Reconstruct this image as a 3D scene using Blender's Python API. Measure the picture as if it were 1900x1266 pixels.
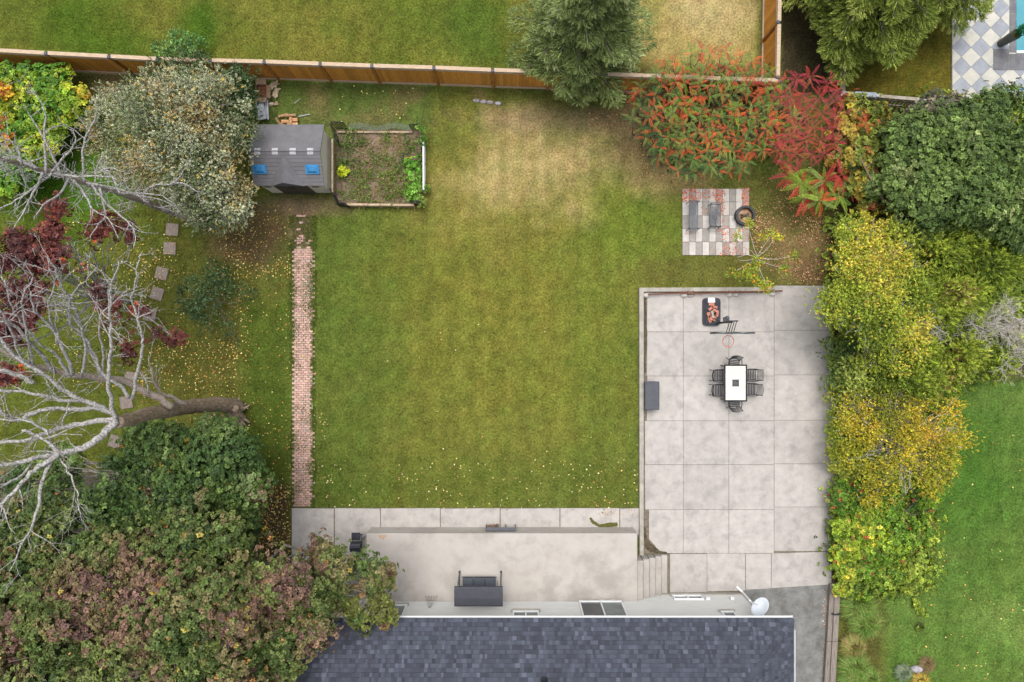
import bpy, math, random
import numpy as np
from mathutils import Vector, Matrix
R = math.radians
for o in list(bpy.data.objects): bpy.data.objects.remove(o)
scene = bpy.context.scene
COL = scene.collection

# ------------------------------------------------------------------ camera, sky, sun, exposure
CAMH = 31.7
cam_d = bpy.data.cameras.new('camera'); cam = bpy.data.objects.new('camera', cam_d); COL.objects.link(cam)
cam.location = (0, 0, CAMH); cam.rotation_euler = (0, 0, 0)
cam_d.sensor_width = 36; cam_d.lens = 24.0; cam_d.clip_start = 0.1; cam_d.clip_end = 2000
scene.camera = cam
SUN_EL, SUN_AZ = R(73), R(-12)           # azimuth measured from +Y towards +X
world = bpy.data.worlds.new('World'); scene.world = world; world.use_nodes = True
wn = world.node_tree; wn.nodes.clear()
sky = wn.nodes.new('ShaderNodeTexSky'); sky.sky_type = 'NISHITA'; sky.sun_disc = False
sky.sun_elevation = SUN_EL; sky.sun_rotation = SUN_AZ; sky.air_density = 1.0; sky.dust_density = 4.0; sky.ozone_density = 1.0
hs = wn.nodes.new('ShaderNodeHueSaturation'); hs.inputs['Saturation'].default_value = 0.30
bg = wn.nodes.new('ShaderNodeBackground'); bg.inputs['Strength'].default_value = 0.135
wo = wn.nodes.new('ShaderNodeOutputWorld')
wn.links.new(sky.outputs[0], hs.inputs['Color']); wn.links.new(hs.outputs[0], bg.inputs[0]); wn.links.new(bg.outputs[0], wo.inputs[0])
sl = bpy.data.lights.new('sun', 'SUN'); sl.energy = 1.5; sl.angle = R(34); sl.color = (1.0, 0.965, 0.91)
so = bpy.data.objects.new('sun', sl); COL.objects.link(so)
sd = Vector((math.sin(SUN_AZ)*math.cos(SUN_EL), math.cos(SUN_AZ)*math.cos(SUN_EL), math.sin(SUN_EL)))
so.rotation_euler = sd.to_track_quat('Z', 'Y').to_euler()
vs = scene.view_settings; vs.view_transform = 'Standard'; vs.look = 'None'; vs.gamma = 1; vs.use_curve_mapping = False
vs.exposure = 0.78
scene.render.engine = 'CYCLES'

# ------------------------------------------------------------------ helpers
rnd = random.Random(7)
rng = np.random.default_rng(11)
FPX = 1267.0
def sc(z): return FPX/(CAMH-z)
def W(px, py, z=0.0):
    s = sc(z); return Vector(((px-950)/s, (633-py)/s, z))
def lin(r, g, b, k=0.74):
    f = lambda v: ((v/255+0.055)/1.055)**2.4 if v > 10.3 else v/255/12.92
    return (f(r)*k, f(g)*k, f(b)*k)
def unit(a): return a/np.maximum(np.linalg.norm(a, axis=-1, keepdims=True), 1e-9)

_lat = {}
def vnoise(x, y, s, seed=0):
    if seed not in _lat: _lat[seed] = np.random.default_rng(seed+100).random((256, 256))
    L = _lat[seed]
    u = np.asarray(x)/s + 1000.5; v = np.asarray(y)/s + 1000.5
    iu = np.floor(u).astype(int); iv = np.floor(v).astype(int)
    fu = u-iu; fv = v-iv; fu = fu*fu*(3-2*fu); fv = fv*fv*(3-2*fv)
    a = L[iu % 256, iv % 256]; b = L[(iu+1) % 256, iv % 256]; c = L[iu % 256, (iv+1) % 256]; d = L[(iu+1) % 256, (iv+1) % 256]
    return (a*(1-fu)+b*fu)*(1-fv)+(c*(1-fu)+d*fu)*fv
def fbm(x, y, s, seed=0, oct=4):
    t = 0; a = 1; n = 0
    for i in range(oct): t = t+a*vnoise(x, y, s/(2**i), seed+i); n += a; a *= .55
    return t/n

# ---- materials
MATS = {}
def nodes_of(m):
    m.use_nodes = True; nt = m.node_tree; b = nt.nodes['Principled BSDF']; return nt, b
def pm(name, c1, c2=None, scale=6.0, rough=0.8, bump=0.0, bscale=60.0, metal=0.0, objvar=0.0, detail=4, c3=None, scale3=1.2, spec=0.3, stretch=None, lo=.35, hi=.65):
    if name in MATS: return MATS[name]
    m = bpy.data.materials.new(name); nt, b = nodes_of(m); N = nt.nodes.new; L = nt.links.new
    geo = N('ShaderNodeNewGeometry'); src = geo.outputs['Position']
    if stretch:
        vm = N('ShaderNodeVectorMath'); vm.operation = 'MULTIPLY'; L(src, vm.inputs[0]); vm.inputs[1].default_value = stretch; src = vm.outputs[0]
    if c2 is None: c2 = tuple(v*.8 for v in c1)
    n1 = N('ShaderNodeTexNoise'); n1.inputs['Scale'].default_value = scale; n1.inputs['Detail'].default_value = detail; n1.inputs['Roughness'].default_value = .65; L(src, n1.inputs['Vector'])
    mr = N('ShaderNodeMapRange'); L(n1.outputs[0], mr.inputs[0]); mr.inputs[1].default_value = lo; mr.inputs[2].default_value = hi
    mx = N('ShaderNodeMix'); mx.data_type = 'RGBA'; L(mr.outputs[0], mx.inputs[0]); mx.inputs[6].default_value = (*c1, 1); mx.inputs[7].default_value = (*c2, 1)
    out = mx.outputs[2]
    if c3 is not None:
        n3 = N('ShaderNodeTexNoise'); n3.inputs['Scale'].default_value = scale3; n3.inputs['Detail'].default_value = 6; n3.inputs['Roughness'].default_value = .7; L(geo.outputs['Position'], n3.inputs['Vector'])
        m3 = N('ShaderNodeMapRange'); L(n3.outputs[0], m3.inputs[0]); m3.inputs[1].default_value = .5; m3.inputs[2].default_value = .75
        x3 = N('ShaderNodeMix'); x3.data_type = 'RGBA'; L(m3.outputs[0], x3.inputs[0]); L(out, x3.inputs[6]); x3.inputs[7].default_value = (*c3, 1); out = x3.outputs[2]
    if objvar:
        oi = N('ShaderNodeObjectInfo'); mv = N('ShaderNodeMapRange'); L(oi.outputs['Random'], mv.inputs[0]); mv.inputs[3].default_value = 1-objvar; mv.inputs[4].default_value = 1+objvar
        v = N('ShaderNodeVectorMath'); v.operation = 'SCALE'; L(out, v.inputs[0]); L(mv.outputs[0], v.inputs['Scale']); out = v.outputs[0]
    L(out, b.inputs['Base Color'])
    b.inputs['Roughness'].default_value = rough; b.inputs['Metallic'].default_value = metal; b.inputs['Specular IOR Level'].default_value = spec
    if bump:
        n2 = N('ShaderNodeTexNoise'); n2.inputs['Scale'].default_value = bscale; n2.inputs['Detail'].default_value = 3; L(src, n2.inputs['Vector'])
        bp = N('ShaderNodeBump'); bp.inputs['Strength'].default_value = bump; bp.inputs['Distance'].default_value = .02; L(n2.outputs[0], bp.inputs['Height']); L(bp.outputs[0], b.inputs['Normal'])
    MATS[name] = m; return m
def vcmat(name, rough=.8, nscale=25.0, namp=.25, transl=0.0, bump=0.0, bscale=80.0, spec=.25, gain=1.0):
    """colour from the mesh's own colour attribute with procedural grain"""
    if name in MATS: return MATS[name]
    m = bpy.data.materials.new(name); nt, b = nodes_of(m); N = nt.nodes.new; L = nt.links.new
    at = N('ShaderNodeAttribute'); at.attribute_name = 'Col'
    geo = N('ShaderNodeNewGeometry')
    n1 = N('ShaderNodeTexNoise'); n1.inputs['Scale'].default_value = nscale; n1.inputs['Detail'].default_value = 3; n1.inputs['Roughness'].default_value = .7; L(geo.outputs['Position'], n1.inputs['Vector'])
    mr = N('ShaderNodeMapRange'); L(n1.outputs[0], mr.inputs[0]); mr.inputs[1].default_value = .3; mr.inputs[2].default_value = .7
    mr.inputs[3].default_value = (1-namp)*gain; mr.inputs[4].default_value = (1+namp)*gain
    v = N('ShaderNodeVectorMath'); v.operation = 'SCALE'; L(at.outputs['Color'], v.inputs[0]); L(mr.outputs[0], v.inputs['Scale'])
    L(v.outputs[0], b.inputs['Base Color']); b.inputs['Roughness'].default_value = rough; b.inputs['Specular IOR Level'].default_value = spec
    if bump:
        n2 = N('ShaderNodeTexNoise'); n2.inputs['Scale'].default_value = bscale; L(geo.outputs['Position'], n2.inputs['Vector'])
        bp = N('ShaderNodeBump'); bp.inputs['Strength'].default_value = bump; bp.inputs['Distance'].default_value = .03; L(n2.outputs[0], bp.inputs['Height']); L(bp.outputs[0], b.inputs['Normal'])
    if transl:
        tr = N('ShaderNodeBsdfTranslucent'); L(v.outputs[0], tr.inputs[0]); ms = N('ShaderNodeMixShader'); ms.inputs[0].default_value = transl
        o = [n for n in nt.nodes if n.type == 'OUTPUT_MATERIAL'][0]
        L(b.outputs[0], ms.inputs[1]); L(tr.outputs[0], ms.inputs[2]); L(ms.outputs[0], o.inputs[0])
    MATS[name] = m; return m

# ---- objects
def tag(o, label=None, cat=None, group=None, kind=None):
    if label: o['label'] = label
    if cat: o['category'] = cat
    if group: o['group'] = group
    if kind: o['kind'] = kind
    return o
def thing(name, label, cat, loc=(0, 0, 0), rz=0, group=None):
    o = bpy.data.objects.new(name, None); COL.objects.link(o); o.location = loc; o.rotation_euler = (0, 0, rz)
    o.empty_display_size = .1
    return tag(o, label, cat, group)
def wloc(p):
    v = Vector((0, 0, 0))
    while p is not None: v += p.location; p = p.parent
    return v
def link(name, me, parent=None, loc=(0, 0, 0), rot=(0, 0, 0)):
    o = bpy.data.objects.new(name, me); COL.objects.link(o); o.location = loc; o.rotation_euler = rot
    if parent is not None: o.parent = parent
    return o
def copy_tree(o, parent=None):
    c = o.copy(); COL.objects.link(c)
    if parent is not None: c.parent = parent
    for ch in list(o.children): copy_tree(ch, c)
    return c
class MB:
    def __init__(s): s.v = []; s.f = []; s.c = None
    def add(s, vs_, fs):
        n = len(s.v); s.v += [tuple(v) for v in vs_]; s.f += [tuple(i+n for i in f) for f in fs]; return s
    def box(s, c, d, rz=0, M=None):
        x, y, z = d[0]/2, d[1]/2, d[2]/2
        vs_ = [Vector((i*x, j*y, k*z)) for k in (-1, 1) for j in (-1, 1) for i in (-1, 1)]
        m = Matrix.Rotation(rz, 3, 'Z') if M is None else M
        return s.add([m@v+Vector(c) for v in vs_], [(0, 2, 3, 1), (4, 5, 7, 6), (0, 1, 5, 4), (2, 6, 7, 3), (0, 4, 6, 2), (1, 3, 7, 5)])
    def bbox(s, c, d, b=.01, rz=0):
        """box with chamfered vertical and top edges"""
        x, y, h = d[0]/2, d[1]/2, d[2]
        def ring(ix, z): return [(-x+ix+b, -y+ix, z), (x-ix-b, -y+ix, z), (x-ix, -y+ix+b, z), (x-ix, y-ix-b, z), (x-ix-b, y-ix, z), (-x+ix+b, y-ix, z), (-x+ix, y-ix-b, z), (-x+ix, -y+ix+b, z)]
        m = Matrix.Rotation(rz, 3, 'Z'); vs_ = ring(0, -h/2)+ring(0, h/2-b)+ring(b, h/2)
        fs = [tuple(range(7, -1, -1)), tuple(range(16, 24))]
        for r in (0, 8):
            for i in range(8): j = (i+1) % 8; fs.append((r+i, r+j, r+8+j, r+8+i))
        return s.add([m@Vector(v)+Vector(c) for v in vs_], fs)
    def prism(s, poly, z0, z1):
        n = len(poly); a = sum(poly[i][0]*poly[(i+1) % n][1]-poly[(i+1) % n][0]*poly[i][1] for i in range(n))
        if a < 0: poly = poly[::-1]
        vs_ = [(p[0], p[1], z0) for p in poly]+[(p[0], p[1], z1) for p in poly]
        fs = [tuple(range(n-1, -1, -1)), tuple(range(n, 2*n))]+[(i, (i+1) % n, n+(i+1) % n, n+i) for i in range(n)]
        return s.add(vs_, fs)
    def tube(s, pts, rad, n=6, cap=True):
        pts = [Vector(p) for p in pts]; k = len(pts)
        if not isinstance(rad, (list, tuple)): rad = [rad]*k
        base = len(s.v); ref = None
        for i, p in enumerate(pts):
            t = (pts[min(i+1, k-1)]-pts[max(i-1, 0)])
            if t.length < 1e-8: t = Vector((0, 0, 1))
            t.normalize()
            if ref is None: ref = Vector((0, 0, 1)) if abs(t.z) < .9 else Vector((1, 0, 0))
            u = (ref-t*ref.dot(t))
            if u.length < 1e-5: u = t.orthogonal()
            u.normalize(); w = t.cross(u); ref = u
            for j in range(n):
                a = 2*math.pi*j/n; s.v.append(tuple(p+(u*math.cos(a)+w*math.sin(a))*rad[i]))
        for i in range(k-1):
            for j in range(n):
                a = base+i*n+j; b = base+i*n+(j+1) % n; s.f.append((a, b, b+n, a+n))
        if cap: s.f.append(tuple(base+j for j in range(n-1, -1, -1))); s.f.append(tuple(base+(k-1)*n+j for j in range(n)))
        return s
    def lathe(s, prof, n=20, c=(0, 0, 0), M=None):
        base = len(s.v); M = M or Matrix.Identity(3)
        for r, z in prof:
            for j in range(n):
                a = 2*math.pi*j/n; s.v.append(tuple(M@Vector((r*math.cos(a), r*math.sin(a), z))+Vector(c)))
        for i in range(len(prof)-1):
            for j in range(n):
                a = base+i*n+j; b = base+i*n+(j+1) % n; s.f.append((a, b, b+n, a+n))
        return s
    def mesh(s, name, m, off=(0, 0, 0)):
        me = bpy.data.meshes.new(name); me.from_pydata([(v[0]-off[0], v[1]-off[1], v[2]-off[2]) for v in s.v], [], s.f)
        me.materials.append(m)
        if s.c is not None:
            ca = me.color_attributes.new('Col', 'FLOAT_COLOR', 'CORNER'); arr = []
            for f, c in zip(s.f, s.c): arr += [c[0], c[1], c[2], 1]*len(f)
            ca.data.foreach_set('color', arr)
        return me
    def build(s, name, m, parent=None, world=True, smooth=False):
        off = wloc(parent) if (parent is not None and world) else (0, 0, 0)
        me = s.mesh(name, m, off)
        if smooth: me.polygons.foreach_set('use_smooth', [True]*len(me.polygons))
        me.update(); return link(name, me, parent)
def npmesh(name, V, F, C, m, parent=None, world=True, smooth=False):
    off = np.array(wloc(parent)) if (parent is not None and world) else np.zeros(3)
    V = V-off; me = bpy.data.meshes.new(name); k = F.shape[1]
    me.vertices.add(len(V)); me.vertices.foreach_set('co', V.astype(np.float32).ravel())
    me.loops.add(F.size); me.loops.foreach_set('vertex_index', F.astype(np.int32).ravel())
    me.polygons.add(len(F)); me.polygons.foreach_set('loop_start', np.arange(0, F.size, k, dtype=np.int32))
    try: me.polygons.foreach_set('loop_total', np.full(len(F), k, dtype=np.int32))
    except Exception: pass
    me.update(calc_edges=True)
    if C is not None:
        ca = me.color_attributes.new('Col', 'FLOAT_COLOR', 'POINT'); A = np.ones((len(V), 4), np.float32); A[:, :3] = C; ca.data.foreach_set('color', A.ravel())
    me.materials.append(m)
    if smooth: me.polygons.foreach_set('use_smooth', [True]*len(me.polygons))
    return link(name, me, parent)

# ------------------------------------------------------------------ shared materials
M_conc = pm('concrete', lin(194, 188, 182), lin(172, 167, 162), scale=2.4, rough=.9, bump=.25, bscale=45, objvar=.06, c3=lin(152, 147, 145), scale3=1.5, detail=10, lo=.3, hi=.7)
M_porch = pm('porch_concrete', lin(188, 182, 176), lin(176, 169, 162), scale=1.0, rough=.9, bump=.2, bscale=45, objvar=.07, c3=lin(158, 152, 146), scale3=.5, detail=8)
M_curb = pm('curb_concrete', lin(184, 178, 166), lin(155, 150, 142), scale=3, rough=.9, bump=.3)
M_joint = pm('joint_dirt', lin(140, 130, 116), lin(104, 95, 82), scale=12, rough=1)
M_black = pm('black_metal', lin(38, 40, 45), lin(50, 52, 58), scale=8, rough=.5, metal=.3)
M_blackp = pm('black_plastic', lin(40, 43, 52), lin(58, 62, 72), scale=5, rough=.6, bump=.1)
M_grey = pm('charcoal_plastic', lin(88, 90, 97), lin(78, 80, 87), scale=3, rough=.65)
M_white = pm('white_paint', (.72, .73, .74), (.65, .66, .67), scale=6, rough=.5)
M_bark = pm('grey_bark', lin(150, 145, 140), lin(92, 84, 76), scale=14, rough=.95, bump=.7, bscale=40, detail=8)
M_deadw = pm('lichen_dead_wood', lin(204, 201, 198), lin(112, 107, 103), scale=17, rough=.95, bump=.6, bscale=50, detail=8, lo=.4, hi=.62)
M_deadtrunk = pm('brown_dead_trunk', lin(176, 156, 136), lin(118, 102, 86), scale=12, rough=.95, bump=.8, bscale=30, detail=8, stretch=(1, 1, .4))
M_deadgrey = pm('grey_dead_trunk', lin(186, 172, 160), lin(136, 122, 110), scale=16, rough=.95, bump=.8, bscale=30, detail=8)
M_twig = pm('brown_twigs', lin(150, 130, 110), lin(110, 92, 76), scale=10, rough=.95)
M_pale = pm('pale_twigs', lin(226, 218, 212), lin(184, 174, 168), scale=10, rough=.95)
M_leaf = vcmat('leaf_foliage', rough=.6, nscale=14, namp=.22, transl=.28, spec=.3)
M_needle = vcmat('needle_foliage', rough=.65, nscale=10, namp=.2, transl=.3, spec=.25)
M_ground = vcmat('ground_grass', rough=1, nscale=11, namp=.5, bump=.9, bscale=70, spec=.05)
M_blade = vcmat('grass_blades', rough=.8, nscale=6, namp=.2, transl=.25, spec=.15)
M_litter = vcmat('dry_leaves', rough=.85, nscale=20, namp=.15, transl=.15, spec=.1)

# ------------------------------------------------------------------ ground
G_ = lambda r, g, b: np.array(lin(r, g, b))
def blobmask(X, Y, px, py, rx, ry, soft=.5, seed=3, amp=.55):
    cx, cy, _ = W(px, py); d = np.sqrt(((X-cx)/(rx/40))**2+((Y-cy)/(ry/40))**2)
    d = d+(fbm(X, Y, 1.6, seed)-.5)*2*amp
    return np.clip((1+soft-d)/(2*soft), 0, 1)
def rectmask(X, Y, x0, y0, x1, y1, soft=.15, amp=.25, seed=9):
    a = W(x0, y1); b = W(x1, y0)
    n = (fbm(X, Y, .7, seed)-.5)*2*amp
    d = np.minimum(np.minimum(X-a.x, b.x-X), np.minimum(Y-a.y, b.y-Y))+n
    return np.clip(.5+d/(2*soft), 0, 1)
def groundcol(X, Y):
    n1 = fbm(X, Y, 3.5, 20); n2 = fbm(X, Y, .9, 30); n3 = fbm(X, Y, .3, 40)
    c = G_(106, 115, 53)[None]*np.ones(X.shape+(1,))
    def mixc(c, col, m): m = np.clip(m, 0, 1)[..., None]; return c*(1-m)+np.asarray(col)*m
    c = mixc(c, G_(126, 126, 58), (n1-.47)*1.2)
    c = mixc(c, G_(92, 110, 44), (.47-n1)*1.2)
    # home lawn: golden middle, green flanks
    c = mixc(c, G_(128, 128, 54), .75*blobmask(X, Y, 900, 580, 260, 290, .6, 5))
    c = mixc(c, G_(90, 112, 46), .6*blobmask(X, Y, 640, 600, 100, 330, .6, 6))
    c = mixc(c, G_(116, 128, 52), .5*blobmask(X, Y, 1110, 640, 60, 260, .5, 6))
    c = mixc(c, G_(140, 132, 68), .6*blobmask(X, Y, 930, 330, 160, 120, .5, 7))
    c = mixc(c, G_(190, 168, 116), .9*blobmask(X, Y, 995, 310, 100, 75, .8, 8, 1.0)*(.85+.3*np.sin(X*9+fbm(X, Y, 2, 88)*4)*.5))
    c = mixc(c, G_(184, 158, 110), .7*blobmask(X, Y, 1240, 330, 60, 30, .6, 8, .9))
    c = mixc(c, G_(112, 130, 48), .65*blobmask(X, Y, 1180, 420, 90, 60, .5, 18))
    c = mixc(c, G_(95, 110, 46), .55*rectmask(X, Y, 590, 850, 1187, 945, .6, .5))
    # behind the shed
    c = mixc(c, G_(96, 116, 58), .7*rectmask(X, Y, 480, 150, 800, 245, .3, .4))
    c = mixc(c, G_(132, 112, 78), .55*np.clip((fbm(X, Y, 1.1, 77)-.5)*5, 0, 1)*rectmask(X, Y, 480, 155, 960, 240, .3, .4))
    c = mixc(c, G_(156, 132, 104), .55*blobmask(X, Y, 1050, 222, 130, 24, .5, 12, .7))
    c = mixc(c, G_(150, 124, 94), .55*blobmask(X, Y, 1190, 270, 50, 60, .6, 13, .8))
    c = mixc(c, G_(132, 104, 80), .8*blobmask(X, Y, 1330, 200, 150, 110, .3, 13, .5))
    c = mixc(c, G_(116, 108, 62), .6*blobmask(X, Y, 1450, 420, 110, 110, .45, 14, .9))
    c = mixc(c, G_(146, 116, 86), .6*blobmask(X, Y, 1500, 480, 75, 65, .4, 15, .9))
    c = mixc(c, G_(112, 108, 54), .6*rectmask(X, Y, 1190, 478, 1400, 533, .3, .2))
    # neighbour behind the fence
    top = rectmask(X, Y, -200, -400, 1410, 125, .2, .1)
    c = mixc(c, G_(104, 115, 44), .8*top)
    c = mixc(c, G_(130, 124, 58), .6*top*np.clip((n1-.45)*5, 0, 1))
    c = mixc(c, G_(74, 104, 30), .75*top*blobmask(X, Y, 180, 60, 90, 80, .5, 22)); c = mixc(c, G_(70, 104, 30), .75*top*blobmask(X, Y, 370, 55, 30, 55, .5, 23))
    c = mixc(c, G_(84, 110, 42), .7*top*blobmask(X, Y, 880, 60, 60, 90, .5, 24))
    c = mixc(c, G_(178, 158, 100), .9*top*blobmask(X, Y, 1290, 50, 130, 80, .5, 25, .8)); c = mixc(c, G_(186, 168, 120), .7*top*blobmask(X, Y, 1330, 15, 60, 50, .5, 26, .8))
    # left side under the trees
    c = mixc(c, G_(98, 108, 42), .8*rectmask(X, Y, -100, 380, 440, 860, .3, .3))
    c = mixc(c, G_(70, 112, 24), .85*blobmask(X, Y, 110, 330, 130, 90, .4, 28))
    c = mixc(c, G_(112, 106, 54), .6*blobmask(X, Y, 360, 650, 120, 170, .9, 29, 1.0))
    c = mixc(c, G_(122, 100, 74), .8*blobmask(X, Y, 460, 440, 70, 45, .5, 31, .8))
    c = mixc(c, G_(84, 104, 38), .8*rectmask(X, Y, 450, 560, 538, 900, .4, .3))
    c = mixc(c, G_(138, 116, 92), .85*blobmask(X, Y, 560, 385, 80, 18, .5, 32, .5))
    c = mixc(c, G_(134, 112, 90), .8*rectmask(X, Y, 540, 385, 578, 470, .08, .12))
    c = mixc(c, G_(92, 76, 58), .9*rectmask(X, Y, 470, 900, 541, 1040, .3, .3))
    c = mixc(c, G_(124, 112, 106), .9*rectmask(X, Y, -200, 880, 470, 1400, .4, .5))
    c = mixc(c, G_(120, 90, 70), .6*blobmask(X, Y, 200, 150, 40, 40, .4, 33))
    # right side lawn
    rg = rectmask(X, Y, 1640, 690, 2400, 1700, .5, .3)
    c = mixc(c, G_(98, 128, 58), .9*rg); c = mixc(c, G_(120, 144, 72), .7*rg*np.clip((n1-.45)*5, 0, 1)); c = mixc(c, G_(72, 114, 40), .6*rg*blobmask(X, Y, 1780, 850, 90, 170, .5, 36))  # last blob paints the hedge's shadow into the lawn colour as darker green
    c = mixc(c, G_(98, 92, 50), .7*rectmask(X, Y, 1555, 1090, 1640, 1400, .3, .3))
    c = mixc(c, G_(90, 78, 50), .8*rectmask(X, Y, 1546, 430, 1700, 1100, .3, .3)); c = mixc(c, G_(96, 82, 60), .8*rectmask(X, Y, 1540, 190, 2300, 700, .3, .3))
    c = mixc(c, G_(118, 108, 44), .95*rectmask(X, Y, 1566, -300, 1764, 184, .05, .02))
    c = mixc(c, G_(92, 96, 36), .7*rectmask(X, Y, 1566, -300, 1764, 184, .05, .02)*np.clip((n2-.5)*5, 0, 1))
    c = mixc(c, G_(70, 60, 48), .9*rectmask(X, Y, 1452, -300, 1565, 175, .1, .1))
    # mowing stripes, mottling
    st = np.sin(X*2*np.pi/1.15+fbm(X, Y, 4, 51)*3)*.5+np.sin(X*2*np.pi/.48+fbm(X, Y, 3, 53)*6)*.25+np.sin(Y*2*np.pi/.9+fbm(X, Y, 1.7, 52)*14)*.12
    c = c*(.95+.09*st[..., None])*(1+.2*(n2-.5)[..., None])*(1+.7*(n3-.5)[..., None]); hue = (fbm(X, Y, .6, 140)-.5)[..., None]; c = c*(1+hue*np.array([.3, .03, .2]))
    return np.clip(c, .004, .8)
xs = np.concatenate([[-600, -200, -80, -40], np.linspace(-27, 27, 430), [40, 80, 200, 600]])
ys = np.concatenate([[-600, -200, -80, -32], np.linspace(-19, 19, 303), [32, 80, 200, 600]])
GX, GY = np.meshgrid(xs, ys); GZ = (fbm(GX, GY, 2.5, 90)-.5)*.05-.012
GZ = np.minimum(GZ, .006)
nx, ny = len(xs), len(ys); idx = np.arange(nx*ny).reshape(ny, nx)
F = np.stack([idx[:-1, :-1], idx[:-1, 1:], idx[1:, 1:], idx[1:, :-1]], -1).reshape(-1, 4)
gcol = groundcol(GX, GY).reshape(-1, 3)
g = npmesh('ground', np.stack([GX.ravel(), GY.ravel(), GZ.ravel()], 1), F, gcol, M_ground, smooth=True); g['kind'] = 'structure'

# hard surfaces under which no blades grow: pixel rectangles
HARD = [(540, 943, 1190, 1300), (1187, 530, 1545, 1300), (1266, 350, 1390, 474), (484, 236, 620, 360), (622, 245, 785, 382), (1765, -300, 2400, 186), (-400, 900, 470, 1400), (543, 460, 581, 938)]
def grass(name, n, xr, yr, h, wd, seed):
    r = np.random.default_rng(seed); X = r.uniform(*xr, n); Y = r.uniform(*yr, n)
    keep = np.ones(n, bool)
    for x0, y0, x1, y1 in HARD:
        a = W(x0, y1); b = W(x1, y0); keep &= ~((X > a.x) & (X < b.x) & (Y > a.y) & (Y < b.y))
    X = X[keep]; Y = Y[keep]; n = len(X)
    c = groundcol(X, Y); green = c[:, 1]/(c.sum(1)+1e-6); keep = r.random(n) < np.clip((green-.40)*14+.25, .12, 1)
    X = X[keep]; Y = Y[keep]; c = c[keep]; n = len(X)
    a = r.uniform(0, 6.283, n); H = h*r.uniform(.5, 1.4, n)*(.6+.8*fbm(X, Y, 1.0, 61)); lean = r.uniform(.3, 1.2, n)*H; wv = wd*r.uniform(.6, 1.3, n)
    dx, dy = np.cos(a), np.sin(a); z0 = (fbm(X, Y, 2.5, 90)-.5)*.05-.012; z0 = np.minimum(z0, .006)
    P0 = np.stack([X-dy*wv/2, Y+dx*wv/2, z0], 1); P1 = np.stack([X+dy*wv/2, Y-dx*wv/2, z0], 1); P2 = np.stack([X+dx*lean, Y+dy*lean, z0+H], 1)
    V = np.stack([P0, P1, P2], 1).reshape(-1, 3)
    j = r.normal(1, .30, (n, 1))*(1+1.1*(vnoise(X, Y, .11, 66)-.5)+.5*(vnoise(X, Y, .27, 67)-.5))[:, None]; cc = c*np.clip(j, .3, 2.3)*1.12; cc[:, 0] *= r.normal(1, .1, n)
    o = npmesh(name, V, np.arange(n*3).reshape(-1, 3), np.repeat(np.clip(cc, .004, .6), 3, 0), M_blade)
    tag(o, None, None, None, 'stuff'); return o
o = grass('grass', 560000, (-25, 25), (-17, 17), .045, .022, 1); o['label'] = 'short patchy mown grass of the back lawns'; o['category'] = 'grass'

# ------------------------------------------------------------------ foliage machinery
def quadleaf(d, L, w, fold=.15, off=(0, 0, 0), mid=.45, droop=0.0):
    d = Vector(d).normalized(); up = Vector((0, 0, 1))
    s = d.cross(up)
    if s.length < .05: s = Vector((1, 0, 0))
    s.normalize(); nrm = s.cross(d).normalized(); o = Vector(off)
    return [o, o+d*L*mid+s*w/2+nrm*fold*w, o+d*L-up*droop*L, o+d*L*mid-s*w/2+nrm*fold*w]
def tmpl(leaves):
    V = np.array([[list(v) for v in l] for l in leaves]).reshape(-1, 3); F = np.arange(len(V)).reshape(-1, 4); return V, F
tr_ = random.Random(3)
def T_broad(n=7, w=.75):      # rosette of broad leaves
    L = []
    for i in range(n):
        a = i*2.399+tr_.uniform(-.2, .2); e = R(tr_.uniform(5, 50)); s = tr_.uniform(.7, 1.1)
        L.append(quadleaf((math.cos(a)*math.cos(e), math.sin(a)*math.cos(e), math.sin(e)), s, w*s, .12, (math.cos(a)*.15, math.sin(a)*.15, tr_.uniform(-.1, .1)), .5, .25))
    return tmpl(L)
def T_twig(n=10, w=.28, e0=20, e1=60, leafL=.45):       # leaves spiralling along a shoot
    L = []
    for i in range(n):
        a = i*2.399; e = R(tr_.uniform(e0, e1)); s = leafL*tr_.uniform(.7, 1.15)
        L.append(quadleaf((math.cos(a)*math.cos(e), math.sin(a)*math.cos(e), math.sin(e)), s, w*s*2, .1, (0, 0, i/n*.9), .5, .1))
    return tmpl(L)
def T_needle(n=11, w=.16):       # flat spray of side shoots along an axis
    L = []
    L.append(quadleaf((0, 0, 1), 1.05, w*.6, .05))
    for i in range(n):
        sd_ = 1 if i % 2 else -1; t = i/n*.85; a = R(tr_.uniform(35, 55)); y = tr_.uniform(-.45, .45); s = (.55-.35*t)*tr_.uniform(.8, 1.15)
        L.append(quadleaf((sd_*math.sin(a), y, math.cos(a)), s, w*.75, .1, (0, 0, t), .45, 0))
    return tmpl(L)
TB = T_broad(); TB2 = T_broad(6, .95); TT = T_twig(); TN = T_needle(); TS = T_twig(12, .5, 5, 45, .30)
def scatter(T, P, A, S, C, r, roll=None):
    tV, tF = T; n = len(P); k = len(tV); A = unit(A)
    ref = unit(r.normal(size=(n, 3))); U = unit(np.cross(A, ref)); Wv = np.cross(A, U)
    V = P[:, None]+S[:, None, None]*(tV[None, :, 0:1]*U[:, None]+tV[None, :, 1:2]*Wv[:, None]+tV[None, :, 2:3]*A[:, None])
    Fq = (tF[None]+(np.arange(n)*k)[:, None, None]).reshape(-1, 4)
    nl = k//4; cj = np.clip(r.normal(1, .26, (n, nl, 1)), .4, 1.9); CC = np.repeat(C[:, None]*cj, 4, 1)
    return V.reshape(-1, 3), Fq, CC.reshape(-1, 3)
def merge(parts):
    V, Fl, C, n = [], [], [], 0
    for v, f, c in parts: V.append(v); Fl.append(f+n); C.append(c); n += len(v)
    return np.concatenate(V), np.concatenate(Fl), np.concatenate(C)
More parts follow.
